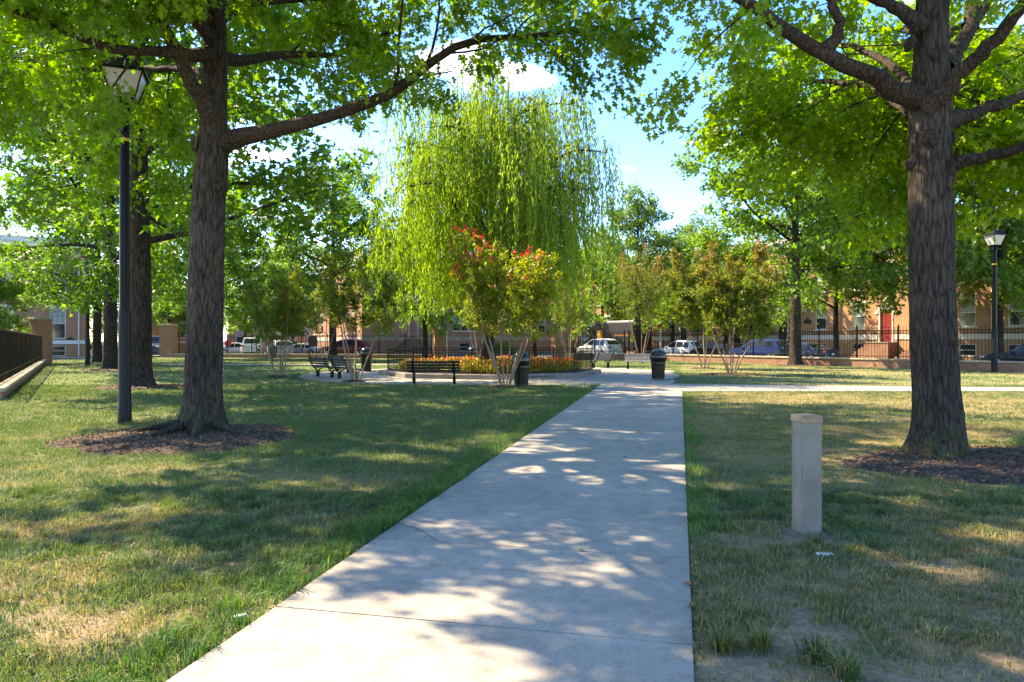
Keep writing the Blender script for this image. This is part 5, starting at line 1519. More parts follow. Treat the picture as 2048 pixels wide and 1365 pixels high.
def house(name, label, org, rz, W, D, H, brick, wins, door=None, belt=(1.62, 1.98), downspout=None, group='brick row houses', plaque=None, side_wins=(), light=False, belt_mat=None, belt_ext=0.0):
    root = thing(name, label, 'house', org, rz, group)
    ops = [(x, z, w, h) for (x, z, w, h, *_) in wins]
    if door: ops.append((door[0], door[1], 1.0, 2.4))
    m = facade(ops, W, H, -0.1)
    for f in (((0, 0, -.1), (0, D, -.1), (0, D, H), (0, 0, H)), ((W, 0, -.1), (W, D, -.1), (W, D, H), (W, 0, H)), ((0, D, -.1), (W, D, -.1), (W, D, H), (0, D, H))):
        m.add(f, [(0, 1, 2, 3)])
    m.build('wall', brick, root)
    MB().span(-.02, W + .02, -0.02, D + .02, H, H + .12).build('roof', M_roof, root)
    MB().span(-.0, W, -0.28, -0.022, H - .38, H + .04).span(0, W, -.16, -.0215, H - .75, H - .382).build('cornice', M_white, root)
    # stone belt, broken at the door
    bz0, bz1 = belt
    parts = [(0.002, W - .002)]
    if door and door[1] < bz1: parts = [(0.002, door[0] - .64), (door[0] + .64, W - .002)]
    bm_ = MB()
    for a, b in parts: bm_.span(a, b, -0.045, 0.0 - 0.001, bz0, bz1)
    bm_.build('belt_course', belt_mat or M_stone, root, bevel=0.004)
    MB().span(0, W, 0.5, D - .5, -0.05, H - 0.2)
    for (x, z, w, h, *opt) in wins:
        o = opt[0] if opt else {}
        window(root, x, z, w, h, **o)
    if door:
        dx, dz, dm = door
        d = MB().span(dx - .44, dx + .44, 0.07, 0.12, dz + .02, dz + 2.36).build('door', dm, root)
        for (px0, px1, pz0, pz1) in ((-.34, -.05, .25, 1.0), (.05, .34, .25, 1.0), (-.34, -.05, 1.15, 2.1), (.05, .34, 1.15, 2.1)):
            MB().span(dx + px0, dx + px1, 0.058, 0.069, dz + pz0, dz + pz1).build('door_panel', dm, d, bevel=0.004)
        MB().lathe([(0.03, -.03), (0.035, 0), (0.03, .03)], 8, c=(dx + .36, 0.03, dz + 1.05)).build('handle', M_rim, d)
        fr = MB().span(dx - .56, dx - .45, -0.03, 0.13, dz, dz + 2.4).span(dx + .45, dx + .56, -0.03, 0.13, dz, dz + 2.4).span(dx - .82, dx - .56, -.06, .0, dz + 2.16, dz + 2.42).span(dx + .56, dx + .82, -.06, 0, dz + 2.16, dz + 2.42)
        n = 14
        ring = [(math.cos(math.pi * k / n), math.sin(math.pi * k / n)) for k in range(n + 1)]
        for k in range(n):
            a, b = ring[k], ring[k + 1]
            pts = [(dx + .62 * a[0], dz + 2.42 + .66 * a[1]), (dx + .62 * b[0], dz + 2.42 + .66 * b[1]), (dx + .48 * b[0], dz + 2.42 + .50 * b[1]), (dx + .48 * a[0], dz + 2.42 + .50 * a[1])]
            fr.plate(pts, -0.04, -0.002)
        fr.span(dx - .09, dx + .09, -.07, -.001, dz + 3.05, dz + 3.4)
        f_ = fr.build('door_frame', M_stone, root)
        MB().plate([(dx + .48 * a, dz + 2.42 + .50 * b) for a, b in ring], -0.018, -0.004).build('fanlight', M_glass, f_)
        sp = MB()
        for ang in (30, 60, 90, 120, 150):
            c_, s_ = math.cos(R(ang)), math.sin(R(ang))
            sp.cyl((dx + .12 * c_, -.022, dz + 2.42 + .12 * s_), (dx + .48 * c_, -.022, dz + 2.42 + .49 * s_), .012, .012, 5)
        sp.build('fanlight_bars', M_white, f_)
        ns = max(1, round(dz / 0.178))
        st = thing_part('stoop', root)
        MB().span(dx - .8, dx + .8, -1.2, -0.002, -0.05, dz - .06).build('landing_wall', M_brick_dk, st)
        MB().span(dx - .84, dx + .84, -1.24, -0.003, dz - .058, dz).build('landing_slab', M_walk, st)
        for k in range(1, ns):
            zt = dz - k * dz / ns; xx = dx - .8 - 0.27 * (k - 1)
            MB().span(xx - 0.269, xx - .001, -1.15, -0.05, -0.05, zt).build('step', M_brick_dk, st)
        rl = MB(); xe = dx - .8 - .27 * (ns - 1)
        for yy in (-1.18, ):
            for k in range(6):
                rl.cyl((dx - .75 + 1.5 * k / 5, yy, dz), (dx - .75 + 1.5 * k / 5, yy, dz + .9), .012, .012, 5)
            rl.cyl((dx - .8, yy, dz + .9), (dx + .8, yy, dz + .9), .018, .018, 5)
            rl.cyl((dx - .8, yy, dz + .9), (xe, yy, .9 + dz / ns), .018, .018, 5)
            rl.cyl((xe, yy, 0), (xe, yy, .9 + dz / ns), .016, .016, 5)
        rl.build('handrail', M_iron, st)
    if downspout is not None:
        MB().cyl((downspout, -0.09, 0.1), (downspout, -0.09, H - .4), 0.055, 0.055, 8).build('downspout', M_white, root)
    if plaque:
        x, z, pm_ = plaque
        MB().plate([(x - .36, z - .2), (x + .36, z - .2), (x + .36, z + .06), (x + .2, z + .10), (x + .12, z + .24), (x - .12, z + .24), (x - .2, z + .10), (x - .36, z + .06)], -0.04, -0.002).build('plaque', pm_, root)
    if light:
        MB().box((light[0], -.1, light[1]), (.2, .2, .3)).build('wall_light', M_lampglass, root, bevel=0.03)
    return root
def thing_part(name, parent):
    o = bpy.data.objects.new(name, None); link(o, parent); return o

# row along the right-hand street.  Local x runs from far-left to near-right
RZR = math.atan2(-0.8321, 0.5547)
D0 = Vector((26.35, 57.1, 0))                       # boundary left of the red-door house
EX = Vector((0.5547, -0.8321, 0))
M_plr = mat_plain('red_plaque', (0.33, 0.05, 0.03), (0.45, 0.25, 0.15), scale=14, rough=0.5)
def up_w(xs, H=10.2): return [(x, 5.55, 1.0, 1.85) for x in xs] + [(x, 8.0, 1.0, 1.35) for x in xs]
BW = {'lintel': False, 'sill': False, 'blind': False, 'bars': True}
house('row_house', 'brick row house with a red arched door on the right', D0, RZR, 6.5, 9, 10.3, M_brick_tan,
      [(1.66, 2.5, 1.0, 1.9), (1.75, 0.45, 1.1, 0.85, BW)] + up_w((1.66, 3.85, 5.6)), (3.85, 1.42, M_reddoor), downspout=0.06, plaque=(2.83, 3.05, M_plr))
house('row_house', 'brick row house left of the red door, behind the leaning street tree', D0 - EX * 6.5, RZR, 6.5, 9, 10.3, M_brick_tan,
      [(4.95, 2.45, 1.0, 1.9), (4.9, 0.45, 1.1, 0.85, BW)] + up_w((1.0, 3.0, 4.95)), (1.35, 1.3, M_darkdoor), plaque=(3.75, 3.15, M_bsign), light=(3.6, 4.05))
house('row_house', 'brick row house at the right edge, behind the lamp and the forked tree', D0 + EX * 6.5, RZR, 8.0, 9, 10.3, M_brick_tan,
      [(3.05, 2.5, 1.05, 1.95), (6.05, 2.5, 1.05, 1.95), (3.05, 0.45, 1.1, 0.85, BW), (6.05, 0.45, 1.1, 0.85, BW)] + up_w((1.2, 3.05, 6.05)), (1.0, 1.42, M_darkdoor), downspout=4.6)
names_ = ['brick row house behind the blue car', 'brick row house behind the rusty-topped crape myrtles', 'brick row house behind the white hatchback', 'brick row house just right of the brown truck']
for k in range(4):
    house('row_house', names_[k], D0 - EX * (13.0 + 6.5 * k), RZR, 6.5, 9, 10.3 + 0.3 * (k % 2), M_brick_tan if k % 2 else M_brick_pk,
          [(1.4, 2.3, 1.0, 1.9), (4.6, 2.3, 1.0, 1.9), (1.6, 0.45, 1.1, 0.8, BW)] + up_w((1.4, 3.2, 4.9)), (3.0, 1.3, M_darkdoor), belt=(1.55, 1.95), downspout=0.06)
# apartment house across the back street
RZB = math.atan2(0.5547, 0.8321)
BO = Vector((-15.5, 73.0, 0))
G6 = {'muntins': 3}
house('apartment_house', 'long brick apartment house behind the planter, with stairs to a dark door', BO, RZB, 30, 12, 11.0, M_brick_pk,
      [(1.75, 2.35, 1.15, 2.1), (1.75, 5.7, 1.15, 1.9), (4.3, 5.7, 1.1, 1.9), (9.0, 5.7, 1.1, 1.9), (8.1, 2.4, 1.0, 1.9)] + [(11.2 + 1.05 * k, 2.6, 0.95, 1.75, {'lintel': False}) for k in range(3)]
      + [(12.2, 0.35, 1.3, 0.95, BW), (17.0, 0.35, 1.3, 0.95, BW), (18.0, 2.5, 1.1, 1.8), (20.5, 2.5, 1.1, 1.8), (23.0, 2.5, 1.1, 1.8), (26.0, 2.5, 1.1, 1.8), (14.0, 5.7, 1.1, 1.9), (19, 5.7, 1.1, 1.9), (24, 5.7, 1.1, 1.9)],
      (5.85, 1.75, M_darkdoor), belt=(1.55, 1.98), group='brick apartment houses', belt_mat=M_coping)
house('apartment_house', 'brick side wing left of the willow with tall narrow windows', BO + Vector((-0.5547, 0.8321, 0)) * 16.0 + Vector((0.02, 0, 0)), RZR, 15.98, 8, 10.2, M_brick_pk,
      [(1.5 + 2.1 * k, 2.3, 0.9, 2.1) for k in range(7)] + [(1.5 + 2.1 * k, 5.7, 0.9, 1.9) for k in range(7)], belt=(1.5, 1.9), group='brick apartment houses')
# house at far left
LB = Vector((-39.6, 66.2, 0)) - Vector((0.8321, 0.5547, 0)) * 13
house('corner_house', 'pink brick corner house at the left with white trim and a downspout', LB, RZB, 13.0, 10, 10.8, M_brick_pk,
      [(10.55, 1.72, 1.25, 2.75, {'muntins': 3, 'sill': False}), (10.55, 5.75, 1.25, 1.95, {'lintel': False}), (10.55, 0.12, 1.25, 0.95, BW), (6.6, 1.72, 1.25, 2.75, {'muntins': 3, 'sill': False}), (6.6, 5.75, 1.25, 1.95)],
      None, belt=(1.22, 1.56), downspout=12.2, plaque=(11.5, 1.62, M_bsign), group='brick apartment houses', belt_mat=M_white)
house('row_house', 'distant brick row house right of the left corner house', Vector((-47.5, 92.0, 0)), RZB, 9.0, 8, 8.5, M_brick_pk,
      [(2.0, 1.9, 1.0, 1.9), (4.5, 1.9, 1.0, 1.9), (7.2, 1.9, 1.0, 1.9)] + [(2.0, 5.0, 1.0, 1.7), (4.5, 5.0, 1.0, 1.7), (7.2, 5.0, 1.0, 1.7)], belt=(1.2, 1.5), group='brick row houses')
house('row_house', 'distant brick house behind the white pickup, left of the apartment wing', Vector((-38.5, 96.0, 0)), R(2), 14.0, 8, 7.5, M_brick_pk,
      [(1.5 + 2.4 * k, 1.2, 1.0, 1.8) for k in range(5)] + [(1.5 + 2.4 * k, 4.4, 1.0, 1.7) for k in range(5)], belt=(0.5, 0.8), group='brick row houses')
# shrubs by the houses
def shrub(p, s, label, seed, pal):
    r = np.random.default_rng(seed); n = 1300
    root = thing('shrub', label, 'shrub', p, 0, 'shrubs by the houses')
    d = nrmz(r.normal(0, 1, (n, 3))); rr = s * (0.55 + 0.45 * r.uniform(0, 1, n) ** 0.5) * (0.8 + 0.35 * vnoise(d[:, 0] * 3 + 5, d[:, 1] * 3 + d[:, 2] * 2, seed))
    pos = d * rr[:, None]; pos[:, 2] = np.abs(pos[:, 2]) * 0.95 + 0.1
    nr_ = d + r.normal(0, 0.6, (n, 3)); ax_ = r.normal(0, 1, (n, 3))
    V, F, K_ = leaf_mesh(OVAL_V, OVAL_F, pos, ax_, nr_, r.uniform(0.12, 0.24, n), np.array(pal)[r.integers(0, len(pal), n)] * r.uniform(0.7, 1.2, n)[:, None])
    inst('foliage', np_mesh('foliage', V, F, M_leaf_far, K_), root)
    MB().cyl((0, 0, 0), (0, 0, s * 0.6), 0.05, 0.03, 6).build('stem', M_bark_far, root)
shrub(gx(190, 68.5), 1.45, 'dark round shrub right of the left corner house', 3, FAR_PAL)
shrub(gx(690, 69.5), 1.3, 'grey-green shrub between the red car and the house stairs', 5, PALE_PAL)
shrub(gx(1008, 78.0), 1.5, 'bright small bush behind the planter, right of the willow trunk', 6, MAPLE_PAL)

# ================================================================ VEHICLES
PROF = {
    'suv': [(0, .34), (.004, .48), (.015, .60), (.05, .70), (.13, .90), (.20, .965), (.36, 1.0), (.48, .99), (.57, .93), (.66, .77), (.72, .63), (.90, .575), (.97, .50), (.995, .42), (1, .32)],
    'sedan': [(0, .36), (.004, .52), (.015, .66), (.12, .71), (.18, .74), (.28, .93), (.38, .99), (.5, 1.0), (.60, .93), (.70, .73), (.74, .665), (.92, .57), (.985, .47), (1, .34)],
    'pickup': [(0, .34), (.004, .56), (.01, .60), (.36, .60), (.375, .62), (.40, .93), (.44, .99), (.55, 1.0), (.63, .97), (.71, .68), (.74, .63), (.95, .585), (.99, .52), (1, .34)],
}
def vehicle(name, label, kind, loc, heading, L, W, H, pm, cat='car', plate=True):
    """local +x is forward"""
    root = thing(name, label, cat, loc, heading, 'vehicles parked along the streets')
    us = np.array([p[0] for p in PROF[kind]]); zs = np.array([p[1] for p in PROF[kind]])
    uu = np.unique(np.concatenate([us, np.linspace(0.02, 0.98, 30)]))
    zt = np.interp(uu, us, zs) * H
    belt = 0.615 * H; z0 = 0.20
    rings = []
    for u, z in zip(uu, zt):
        e = abs(2 * u - 1); w = W / 2 * (1 - 0.13 * e ** 5)
        if z > belt + 0.05:
            k = (z - belt) / (H - belt)
            top = w * (1 - 0.24 * k)
            half = [(w * .90, z0), (w, 0.42), (w * .995, belt - .16), (w * .965, belt), (top + .0, z - 0.055), (top * .88, z - 0.008), (0, z)]
        else:
            half = [(w * .90, z0), (w, min(.42, z * .55)), (w * .995, max(.3, z - .20)), (w * .965, z - .07), (w * .90, z - .03), (w * .75, z - .006), (0, z)]
        rings.append([((u - .5) * L, y, zz) for y, zz in half] + [((u - .5) * L, -y, zz) for y, zz in half[-2::-1]])
    n = len(rings[0]); P = [p for r_ in rings for p in r_]; F = []
    for i in range(len(rings) - 1):
        for k in range(n - 1): F.append((i * n + k, i * n + k + 1, (i + 1) * n + k + 1, (i + 1) * n + k))
        F.append((i * n + n - 1, i * n, (i + 1) * n, (i + 1) * n + n - 1))
    F += [tuple(range(n)), tuple(range(len(P) - 1, len(P) - n - 1, -1))]
    body = MB().add(P, F).build('body', pm, root, smooth=True)
    def surf(u, v):
        """point on the cabin side: v 0 at the belt, 1 at the roof edge"""
        z = float(np.interp(u, us, zs)) * H; e = abs(2 * u - 1); w = W / 2 * (1 - 0.13 * e ** 5)
        k = max(0, (z - belt) / (H - belt)); a = Vector(((u - .5) * L, w * .965, belt)); b = Vector(((u - .5) * L, w * (1 - .24 * k), z - .055))
        return a.lerp(b, v)
    rows = {'suv': [(.15, .27), (.29, .44), (.46, .64)], 'sedan': [(.24, .42), (.44, .64)], 'pickup': [(.41, .52), (.54, .67)]}[kind]
    for (u0, u1) in rows:
        for s in (1, -1):
            g = MB(); cols = [u0 + (u1 - u0) * k / 5 for k in range(6)]
            pts = []
            for u in cols:
                for v in (0.10, 0.88):
                    p = surf(u, v); pts.append((p.x, s * (p.y + 0.012), p.z + 0.004))
            g.add(pts, [(2 * k, 2 * k + 2, 2 * k + 3, 2 * k + 1) for k in range(5)])
            g.build('side_window', M_carglass, root, smooth=True)
    def screen(name_, ua, ub, m_=0.1):
        pts = []
        for k in range(5):
            u = ua + (ub - ua) * k / 4; z = float(np.interp(u, us, zs)) * H; kk = max(0, (z - belt) / (H - belt)); w = W / 2 * (1 - .24 * kk) * .90
            for y in (-w * .9, 0, w * .9): pts.append(((u - .5) * L + (-.012 if ua < .5 else .012), y, z + (.016 if y == 0 else .004)))
        MB().add(pts, [(k * 3 + j, k * 3 + j + 1, k * 3 + j + 4, k * 3 + j + 3) for k in range(4) for j in range(2)]).build(name_, M_carglass, root, smooth=True)
    screen('windscreen', *{'suv': (.575, .70), 'sedan': (.585, .725), 'pickup': (.645, .72)}[kind])
    screen('rear_window', *{'suv': (.045, .135), 'sedan': (.19, .30), 'pickup': (.379, .402)}[kind])
    zr = belt - 0.10
    for s in (1, -1):
        w = W / 2 * (1 - .13)
        MB().box((-L / 2 + .05, s * (w - .10), zr), (.16, .26, .15)).build('tail_light', M_tail, root, bevel=0.03)
        MB().box((L / 2 - .10, s * (w - .14), zr - .14), (.22, .30, .13)).build('headlight', M_head, root, bevel=0.03)
        MB().box((L * .17, s * (W / 2 + .07), belt + .06), (.12, .2, .13)).build('mirror', pm, root, bevel=0.03)
        for xw in (-L * .30, L * .31):
            wh = thing_part('wheel', root)
            MB().lathe([(.20, -.11), (.32, -.11), (.345, -.07), (.345, .07), (.32, .11), (.20, .11)], 20).build('tyre', M_tyre, wh, smooth=True, loc=(xw, s * (W / 2 - .10), .345), rot=(R(90), 0, 0))
            MB().lathe([(.03, -.125), (.21, -.115), (.21, .115), (.03, .125)], 14).build('rim', M_rim, wh, loc=(xw, s * (W / 2 - .10), .345), rot=(R(90), 0, 0))
    MB().span(-L / 2 - .03, -L / 2 + .12, -W * .40, W * .40, .30, .46).build('rear_bumper', M_black if kind == 'pickup' else pm, root, bevel=0.03)
    MB().span(L / 2 - .14, L / 2 + .02, -W * .36, W * .36, .30, .52).build('grille', M_black, root, bevel=0.03)
    if plate: MB().span(-L / 2 - .045, -L / 2 - .015, -.16, .16, zr - .24, zr - .08).build('number_plate', M_wsign, root)
    return root
HEAD = math.atan2(0.8321, -0.5547)                       # driving away, to the left
def curb(px, offm):
    """point on the line parallel to the right wall at distance offm, seen at photo column px"""
    c = WR0.x + 0.6667 * WR0.y + offm * 1.2018
    t = (px - 1024) / FPX
    Y = c / (t + 0.6667)
    return Vector((t * Y, Y, 0))
white = paint('white_car_paint', (0.72, 0.72, 0.72)); blue = paint('blue_car_paint', (0.012, 0.03, 0.125)); navy = paint('navy_car_paint', (0.02, 0.035, 0.06)); blk = paint('black_car_paint', (0.012, 0.012, 0.013))
redp = paint('dark_red_car_paint', (0.14, 0.012, 0.016)); silver = paint('silver_car_paint', (0.42, 0.43, 0.45)); brown = mat_plain('truck_brown', (0.026, 0.018, 0.015), (0.02, 0.0145, 0.0125), scale=3, rough=0.38)
dgp = paint('dark_blue_truck_paint', (0.02, 0.03, 0.045))
vehicle('parked_car', 'white SUV in front of the brown delivery truck', 'suv', curb(1198, 2.9), HEAD, 4.6, 1.85, 1.74, white)
vehicle('parked_car', 'white hatchback right of the domed bin, behind the right fence', 'suv', curb(1362, 2.9), HEAD, 4.2, 1.78, 1.56, white)
vehicle('parked_car', 'black car between the white hatchback and the blue car', 'sedan', curb(1432, 2.9), HEAD, 4.5, 1.8, 1.45, blk)
vehicle('parked_car', 'blue SUV behind the thin stems of the crape myrtle', 'suv', curb(1520, 2.9), HEAD, 4.7, 1.86, 1.67, blue)
vehicle('parked_car', 'dark sedan with red tail lights behind the right lawn oak', 'sedan', curb(1600, 2.9), HEAD, 4.7, 1.82, 1.45, navy)
vehicle('parked_car', 'dark blue car cut off by the right edge behind the lamp', 'sedan', curb(2075, 3.0), HEAD, 4.7, 1.82, 1.42, dgp)
vehicle('parked_car', 'dark red SUV behind the left tree, facing left', 'suv', gx(690, 67.0), R(176), 4.7, 1.86, 1.72, redp)
vehicle('parked_car', 'silver car nosing out in front of the dark red one, left', 'sedan', gx(604, 70.0), R(170), 4.4, 1.8, 1.3, silver)
vehicle('parked_pickup', 'white pickup seen from behind, right of the big left trunk', 'pickup', gx(505, 69.5), R(108), 5.6, 2.0, 1.85, white, 'pickup')
vehicle('parked_car', 'pale silver car right of the white pickup, behind the waste-bag station', 'suv', gx(560, 67.6), R(120), 4.5, 1.8, 1.6, silver)
vehicle('parked_car', 'small red-tailed car left of the white pickup, mostly below the wall', 'sedan', gx(476, 72.0), R(20), 4.2, 1.75, 1.35, silver)
vehicle('parked_pickup', 'dark pickup facing the camera left of the brick pier', 'pickup', gx(311, 68.0), R(-75), 5.6, 2.0, 2.0, dgp, 'pickup')
vehicle('parked_car', 'red car hidden between the two left oak trunks', 'suv', gx(268, 70.0), R(160), 4.4, 1.8, 1.6, redp)

# brown delivery truck: tall box body with a rounded top edge
tr = thing('delivery_truck', 'tall dark brown delivery truck with gold shield and lettering, behind the white SUV', 'truck', curb(1234, 6.9), HEAD, 'vehicles parked along the streets')
tl, tw, th = 7.0, 2.35, 3.45
sec = [(-tw / 2, .55), (-tw / 2, th - .18)] + [(-tw / 2 + .18 - .18 * math.cos(t), th - .18 + .18 * math.sin(t)) for t in (R(30), R(60), R(90))] + [(tw / 2 - .18 + .18 * math.sin(t), th - .18 + .18 * math.cos(t)) for t in (0, R(30), R(60))] + [(tw / 2, th - .18), (tw / 2, .55)]
xs_ = [-tl / 2, tl / 2 - 1.6]
P = [(x, y, z) for x in xs_ for y, z in sec]; n = len(sec)
MB().add(P, [tuple(range(n)), tuple(range(2 * n - 1, n - 1, -1))] + [(k, (k + 1) % n, n + (k + 1) % n, n + k) for k in range(n)]).build('cargo_box', brown, tr, smooth=True)
cabp = [(tl / 2 - 1.598, .5), (tl / 2 - .02, .5), (tl / 2, 1.35), (tl / 2 - .55, 1.75), (tl / 2 - .95, 3.0), (tl / 2 - 1.598, 3.1)]
MB().plate(cabp, -tw / 2 + .04, tw / 2 - .04).build('cab', brown, tr, bevel=0.05)
MB().add([(tl / 2 - .56 + .02, -1.0, 1.8), (tl / 2 - .56 + .02, 1.0, 1.8), (tl / 2 - .93 + .02, 1.0, 2.9), (tl / 2 - .93 + .02, -1.0, 2.9)], [(0, 1, 2, 3)]).build('windscreen', M_carglass, tr)
MB().add([(tl / 2 - 1.5, tw / 2 - .03, 1.75), (tl / 2 - .75, tw / 2 - .03, 1.75), (tl / 2 - 1.05, tw / 2 - .03, 2.75), (tl / 2 - 1.5, tw / 2 - .03, 2.75)], [(0, 1, 2, 3)]).build('side_window', M_carglass, tr)
for z in (.62, 1.28, th - .2):
    MB().span(-tl / 2 + .02, tl / 2 - 1.62, tw / 2 - .01, tw / 2 + .02, z - .03, z + .03).build('rub_rail', M_steel if z > 3 else M_black, tr)
rd = MB().span(-tl / 2 - .025, -tl / 2 - .002, -tw / 2 + .3, tw / 2 - .3, .75, th - .45).build('rear_door', mat_plain('truck_door_brown', (0.03, 0.021, 0.018), rough=0.5), tr, bevel=0.008)
for k in range(6): MB().span(-tl / 2 - .034, -tl / 2 - .026, -tw / 2 + .32, tw / 2 - .32, 1.05 + .34 * k, 1.07 + .34 * k).build('door_rib', M_black, rd)
MB().span(-tl / 2 - .18, -tl / 2, -tw / 2 + .05, tw / 2 - .05, .45, .62).build('rear_bumper', M_steel, tr)
for s in (1, -1):
    for z in (1.05, 1.28, 1.5):
        MB().box((-tl / 2 - .015, s * (tw / 2 - .13), z), (.04, .14, .12)).build('tail_light', M_tail if z > 1.1 else M_head, tr, bevel=0.01)
    for xw in (-tl / 2 + 1.6, tl / 2 - .9):
        wh = thing_part('wheel', tr)
        MB().lathe([(.24, -.14), (.42, -.14), (.46, -.09), (.46, .09), (.42, .14), (.24, .14)], 20).build('tyre', M_tyre, wh, smooth=True, loc=(xw, s * (tw / 2 - .16), .46), rot=(R(90), 0, 0))
        MB().lathe([(.04, -.15), (.25, -.13), (.25, .13), (.04, .15)], 14).build('rim', M_rim, wh, loc=(xw, s * (tw / 2 - .16), .46), rot=(R(90), 0, 0))
M_gold = mat_plain('gold_sticker', (0.72, 0.36, 0.02), (0.6, 0.28, 0.02), scale=4, rough=0.5)
M_orange = mat_plain('orange_lettering', (0.75, 0.30, 0.05), rough=0.5)
# seen from outside the left flank (+y), x runs right to left
sh = [(-.36, .40), (-.18, .47), (0, .49), (.18, .47), (.36, .40), (.36, -.05), (.30, -.26), (.16, -.42), (0, -.5), (-.16, -.42), (-.30, -.26), (-.36, -.05)]
lx, lz = tl / 2 - 2.35, 2.05
MB().add([(lx + a, tw / 2 + .006, lz + b) for a, b in sh] + [(lx + a, tw / 2 + .001, lz + b) for a, b in sh], [tuple(range(12)), tuple(range(23, 11, -1))] + [(k, (k + 1) % 12, 12 + (k + 1) % 12, 12 + k) for k in range(12)]).build('shield', M_gold, tr)
text_mesh('ups', .42, brown, 'lettering', tr, (lx, tw / 2 + .010, lz - .06), (R(90), 0, R(180)))
MB().add([(lx + a * .86, tw / 2 + .012, lz + .30 + .10 * (1 - abs(a) / .36) * 0 + b) for a, b in ((-.36, 0), (.0, .06), (.36, 0), (.36, -.035), (.0, .02), (-.36, -.035))], [(0, 1, 4, 5), (1, 2, 3, 4)]).build('shield_line', brown, tr)
text_mesh('Worldwide Services', .27, M_orange, 'lettering', tr, (-tl / 2 + 1.45, tw / 2 + .006, 2.05), (R(90), 0, R(180)))

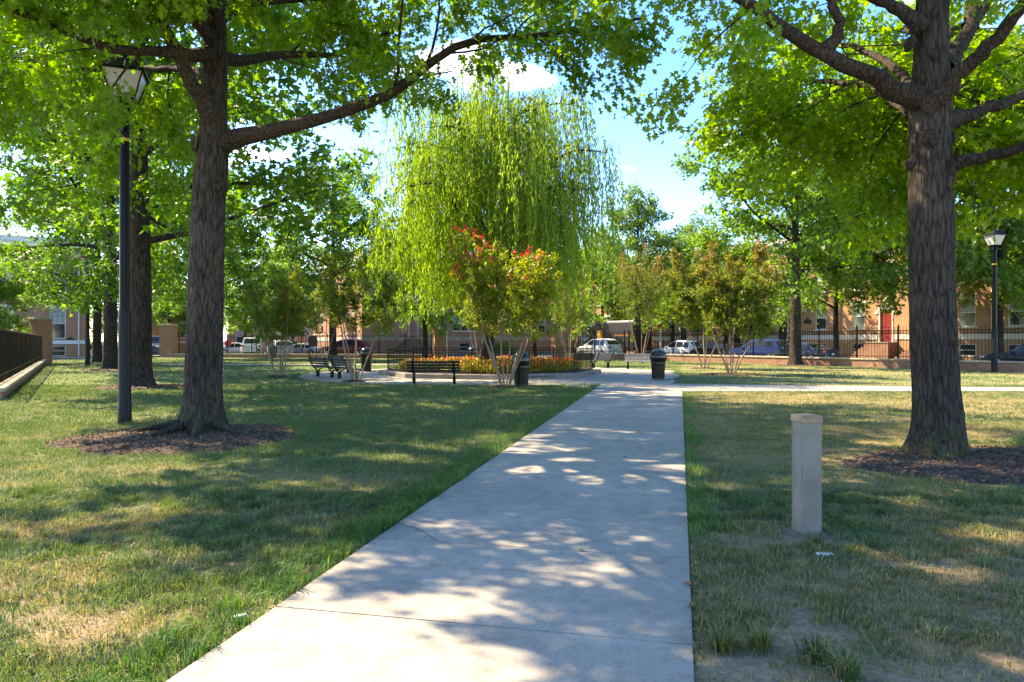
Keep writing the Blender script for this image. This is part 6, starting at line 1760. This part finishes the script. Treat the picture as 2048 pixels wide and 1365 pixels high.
# ---- person beyond the blue car (only head and shoulders show)
def person(loc, rz, label, H=1.78):
    root = thing('person', label, 'person', loc, rz)
    k = H / 1.78
    J = {'pelvis': (0, 0, .95), 'belly': (0, 0, 1.10), 'chest': (0, -.01, 1.32), 'neck0': (0, 0, 1.47), 'neck': (0, 0, 1.54), 'head': (0, -.015, 1.64), 'crown': (0, -.01, 1.73),
         'shl': (.17, 0, 1.43), 'ell': (.24, .02, 1.16), 'wrl': (.25, -.06, .92), 'hal': (.25, -.09, .83), 'shr': (-.17, 0, 1.43), 'elr': (-.24, .02, 1.16), 'wrr': (-.25, -.06, .92), 'har': (-.25, -.09, .83),
         'hil': (.09, 0, .90), 'knl': (.10, -.02, .50), 'anl': (.10, .02, .09), 'tol': (.11, -.14, .04), 'hir': (-.09, 0, .90), 'knr': (-.10, -.02, .50), 'anr': (-.10, .02, .09), 'tor': (-.11, -.14, .04)}
    rad = {'pelvis': .14, 'belly': .135, 'chest': .15, 'neck0': .075, 'neck': .055, 'head': .092, 'crown': .07, 'shl': .075, 'ell': .048, 'wrl': .032, 'hal': .035, 'shr': .075, 'elr': .048, 'wrr': .032, 'har': .035,
           'hil': .095, 'knl': .062, 'anl': .042, 'tol': .035, 'hir': .095, 'knr': .062, 'anr': .042, 'tor': .035}
    ed = [('pelvis', 'belly'), ('belly', 'chest'), ('chest', 'neck0'), ('neck0', 'neck'), ('neck', 'head'), ('head', 'crown'), ('chest', 'shl'), ('shl', 'ell'), ('ell', 'wrl'), ('wrl', 'hal'), ('chest', 'shr'), ('shr', 'elr'), ('elr', 'wrr'), ('wrr', 'har'),
          ('pelvis', 'hil'), ('hil', 'knl'), ('knl', 'anl'), ('anl', 'tol'), ('pelvis', 'hir'), ('hir', 'knr'), ('knr', 'anr'), ('anr', 'tor')]
    keys = list(J)
    me = bpy.data.meshes.new('body')
    bm = bmesh.new(); sk = bm.verts.layers.skin.verify()
    vs_ = {}
    for q in keys:
        v = bm.verts.new(Vector(J[q]) * k); v[sk].radius = (rad[q] * k, rad[q] * k); v[sk].use_root = (q == 'pelvis'); vs_[q] = v
    for a, b in ed: bm.edges.new((vs_[a], vs_[b]))
    bm.to_mesh(me); bm.free()
    m, nt, b, out = new_mat('person_clothes_and_skin')
    tc = nd(nt, 'ShaderNodeTexCoord'); sp = nd(nt, 'ShaderNodeSeparateXYZ'); nt.links.new(tc.outputs['Object'], sp.inputs[0])
    mr = nd(nt, 'ShaderNodeMath', operation='DIVIDE'); mr.inputs[1].default_value = 2.0; nt.links.new(sp.outputs['Z'], mr.inputs[0])
    cr_ = nd(nt, 'ShaderNodeValToRGB'); cr_.color_ramp.interpolation = 'CONSTANT'; e = cr_.color_ramp.elements
    e[0].position = 0; e[0].color = (.02, .02, .03, 1); e[1].position = .475 * k; e[1].color = (.02, .024, .04, 1)
    x = e.new(.735 * k); x.color = (.10, .05, .035, 1)
    nt.links.new(mr.outputs[0], cr_.inputs[0]); nt.links.new(cr_.outputs[0], b.inputs['Base Color']); b.inputs['Roughness'].default_value = .8
    me.materials.append(m)
    o = inst('body', me, root)
    o.modifiers.new('skin', 'SKIN'); s_ = o.modifiers.new('sub', 'SUBSURF'); s_.levels = 2; s_.render_levels = 2
    h = MB().lathe([(.02, -.02), (.088, .0), (.098, .05), (.085, .10), (.045, .135), (.004, .145)], 14, c=(0, .0, 1.64)).build('hair', M_black, root, smooth=True); h.scale = (k, k * 1.05, k)
    for s in (1, -1):
        MB().lathe([(.008, -.03), (.016, 0), (.008, .03)], 6, c=(s * .092, 0, 1.63)).build('ear', m, root).scale = (k, k, k)
    return root
q = gx(1577, 55.3); person((q.x, q.y, 0.13), R(150), 'person in dark clothes standing beyond the blue SUV')

# ================================================================ SMALL LITTER
lf = MB().add([(0, 0, .002), (.02, .018, .012), (.055, .0, .006), (.02, -.018, .014)], [(0, 1, 2), (0, 2, 3)])
M_dry = mat_plain('dry_leaf', (0.36, 0.12, 0.04), (0.25, 0.10, 0.04), rough=0.8)
M_green_leaf = mat_plain('green_leaf', (0.06, 0.13, 0.02), rough=0.6)
dm = lf.mesh('fallen_leaf', M_dry); gm = lf.mesh('fallen_leaf', M_green_leaf)
spots = [(392, 1296, 'dry leaf on the grass edge nearest the bottom left of the path', dm), (605, 1158, 'dry leaf on the left path edge, midway up the near stretch', dm), (1386, 1180, 'dry leaf on the right path edge just below the utility post', dm),
         (1391, 1218, 'dry leaf on the right path edge, lower of the two there', dm), (1156, 1106, 'green leaf lying alone in the middle of the path', gm), (1245, 920, 'dark leaf on the far sunny part of the path', dm), (693, 1118, 'dry leaf where the path crack meets the grass', dm)]
for i, (px, py, lb, me) in enumerate(spots):
    g = gp(px, py); o = inst('fallen_leaf', me, None, (g.x, g.y, .025), (0, 0.1, i * 1.3), (1.3, 1.3, 1.3)); tag(o, lb, 'leaf', 'fallen leaves on the path')
g = gp(480, 1245); o = MB().box((0, 0, .01), (.07, .03, .012)).build('litter_scrap', M_wsign, None, loc=(g.x, g.y, .022), rot=(0, 0, .6), bevel=.003); tag(o, 'tiny white wrapper on the left edge of the path', 'litter')
g = gp(1648, 1113); o = MB().prism([(-.06, -.02), (.0, -.035), (.07, -.015), (.06, .02), (-.01, .03), (-.05, .02)], 0, .018).build('litter_scrap', M_wsign, None, loc=(g.x, g.y, .004), bevel=.004); tag(o, 'white scrap in the grass right of the utility post foot', 'litter')
for pr in (oakA, oakB, mapC, airD):
    pass
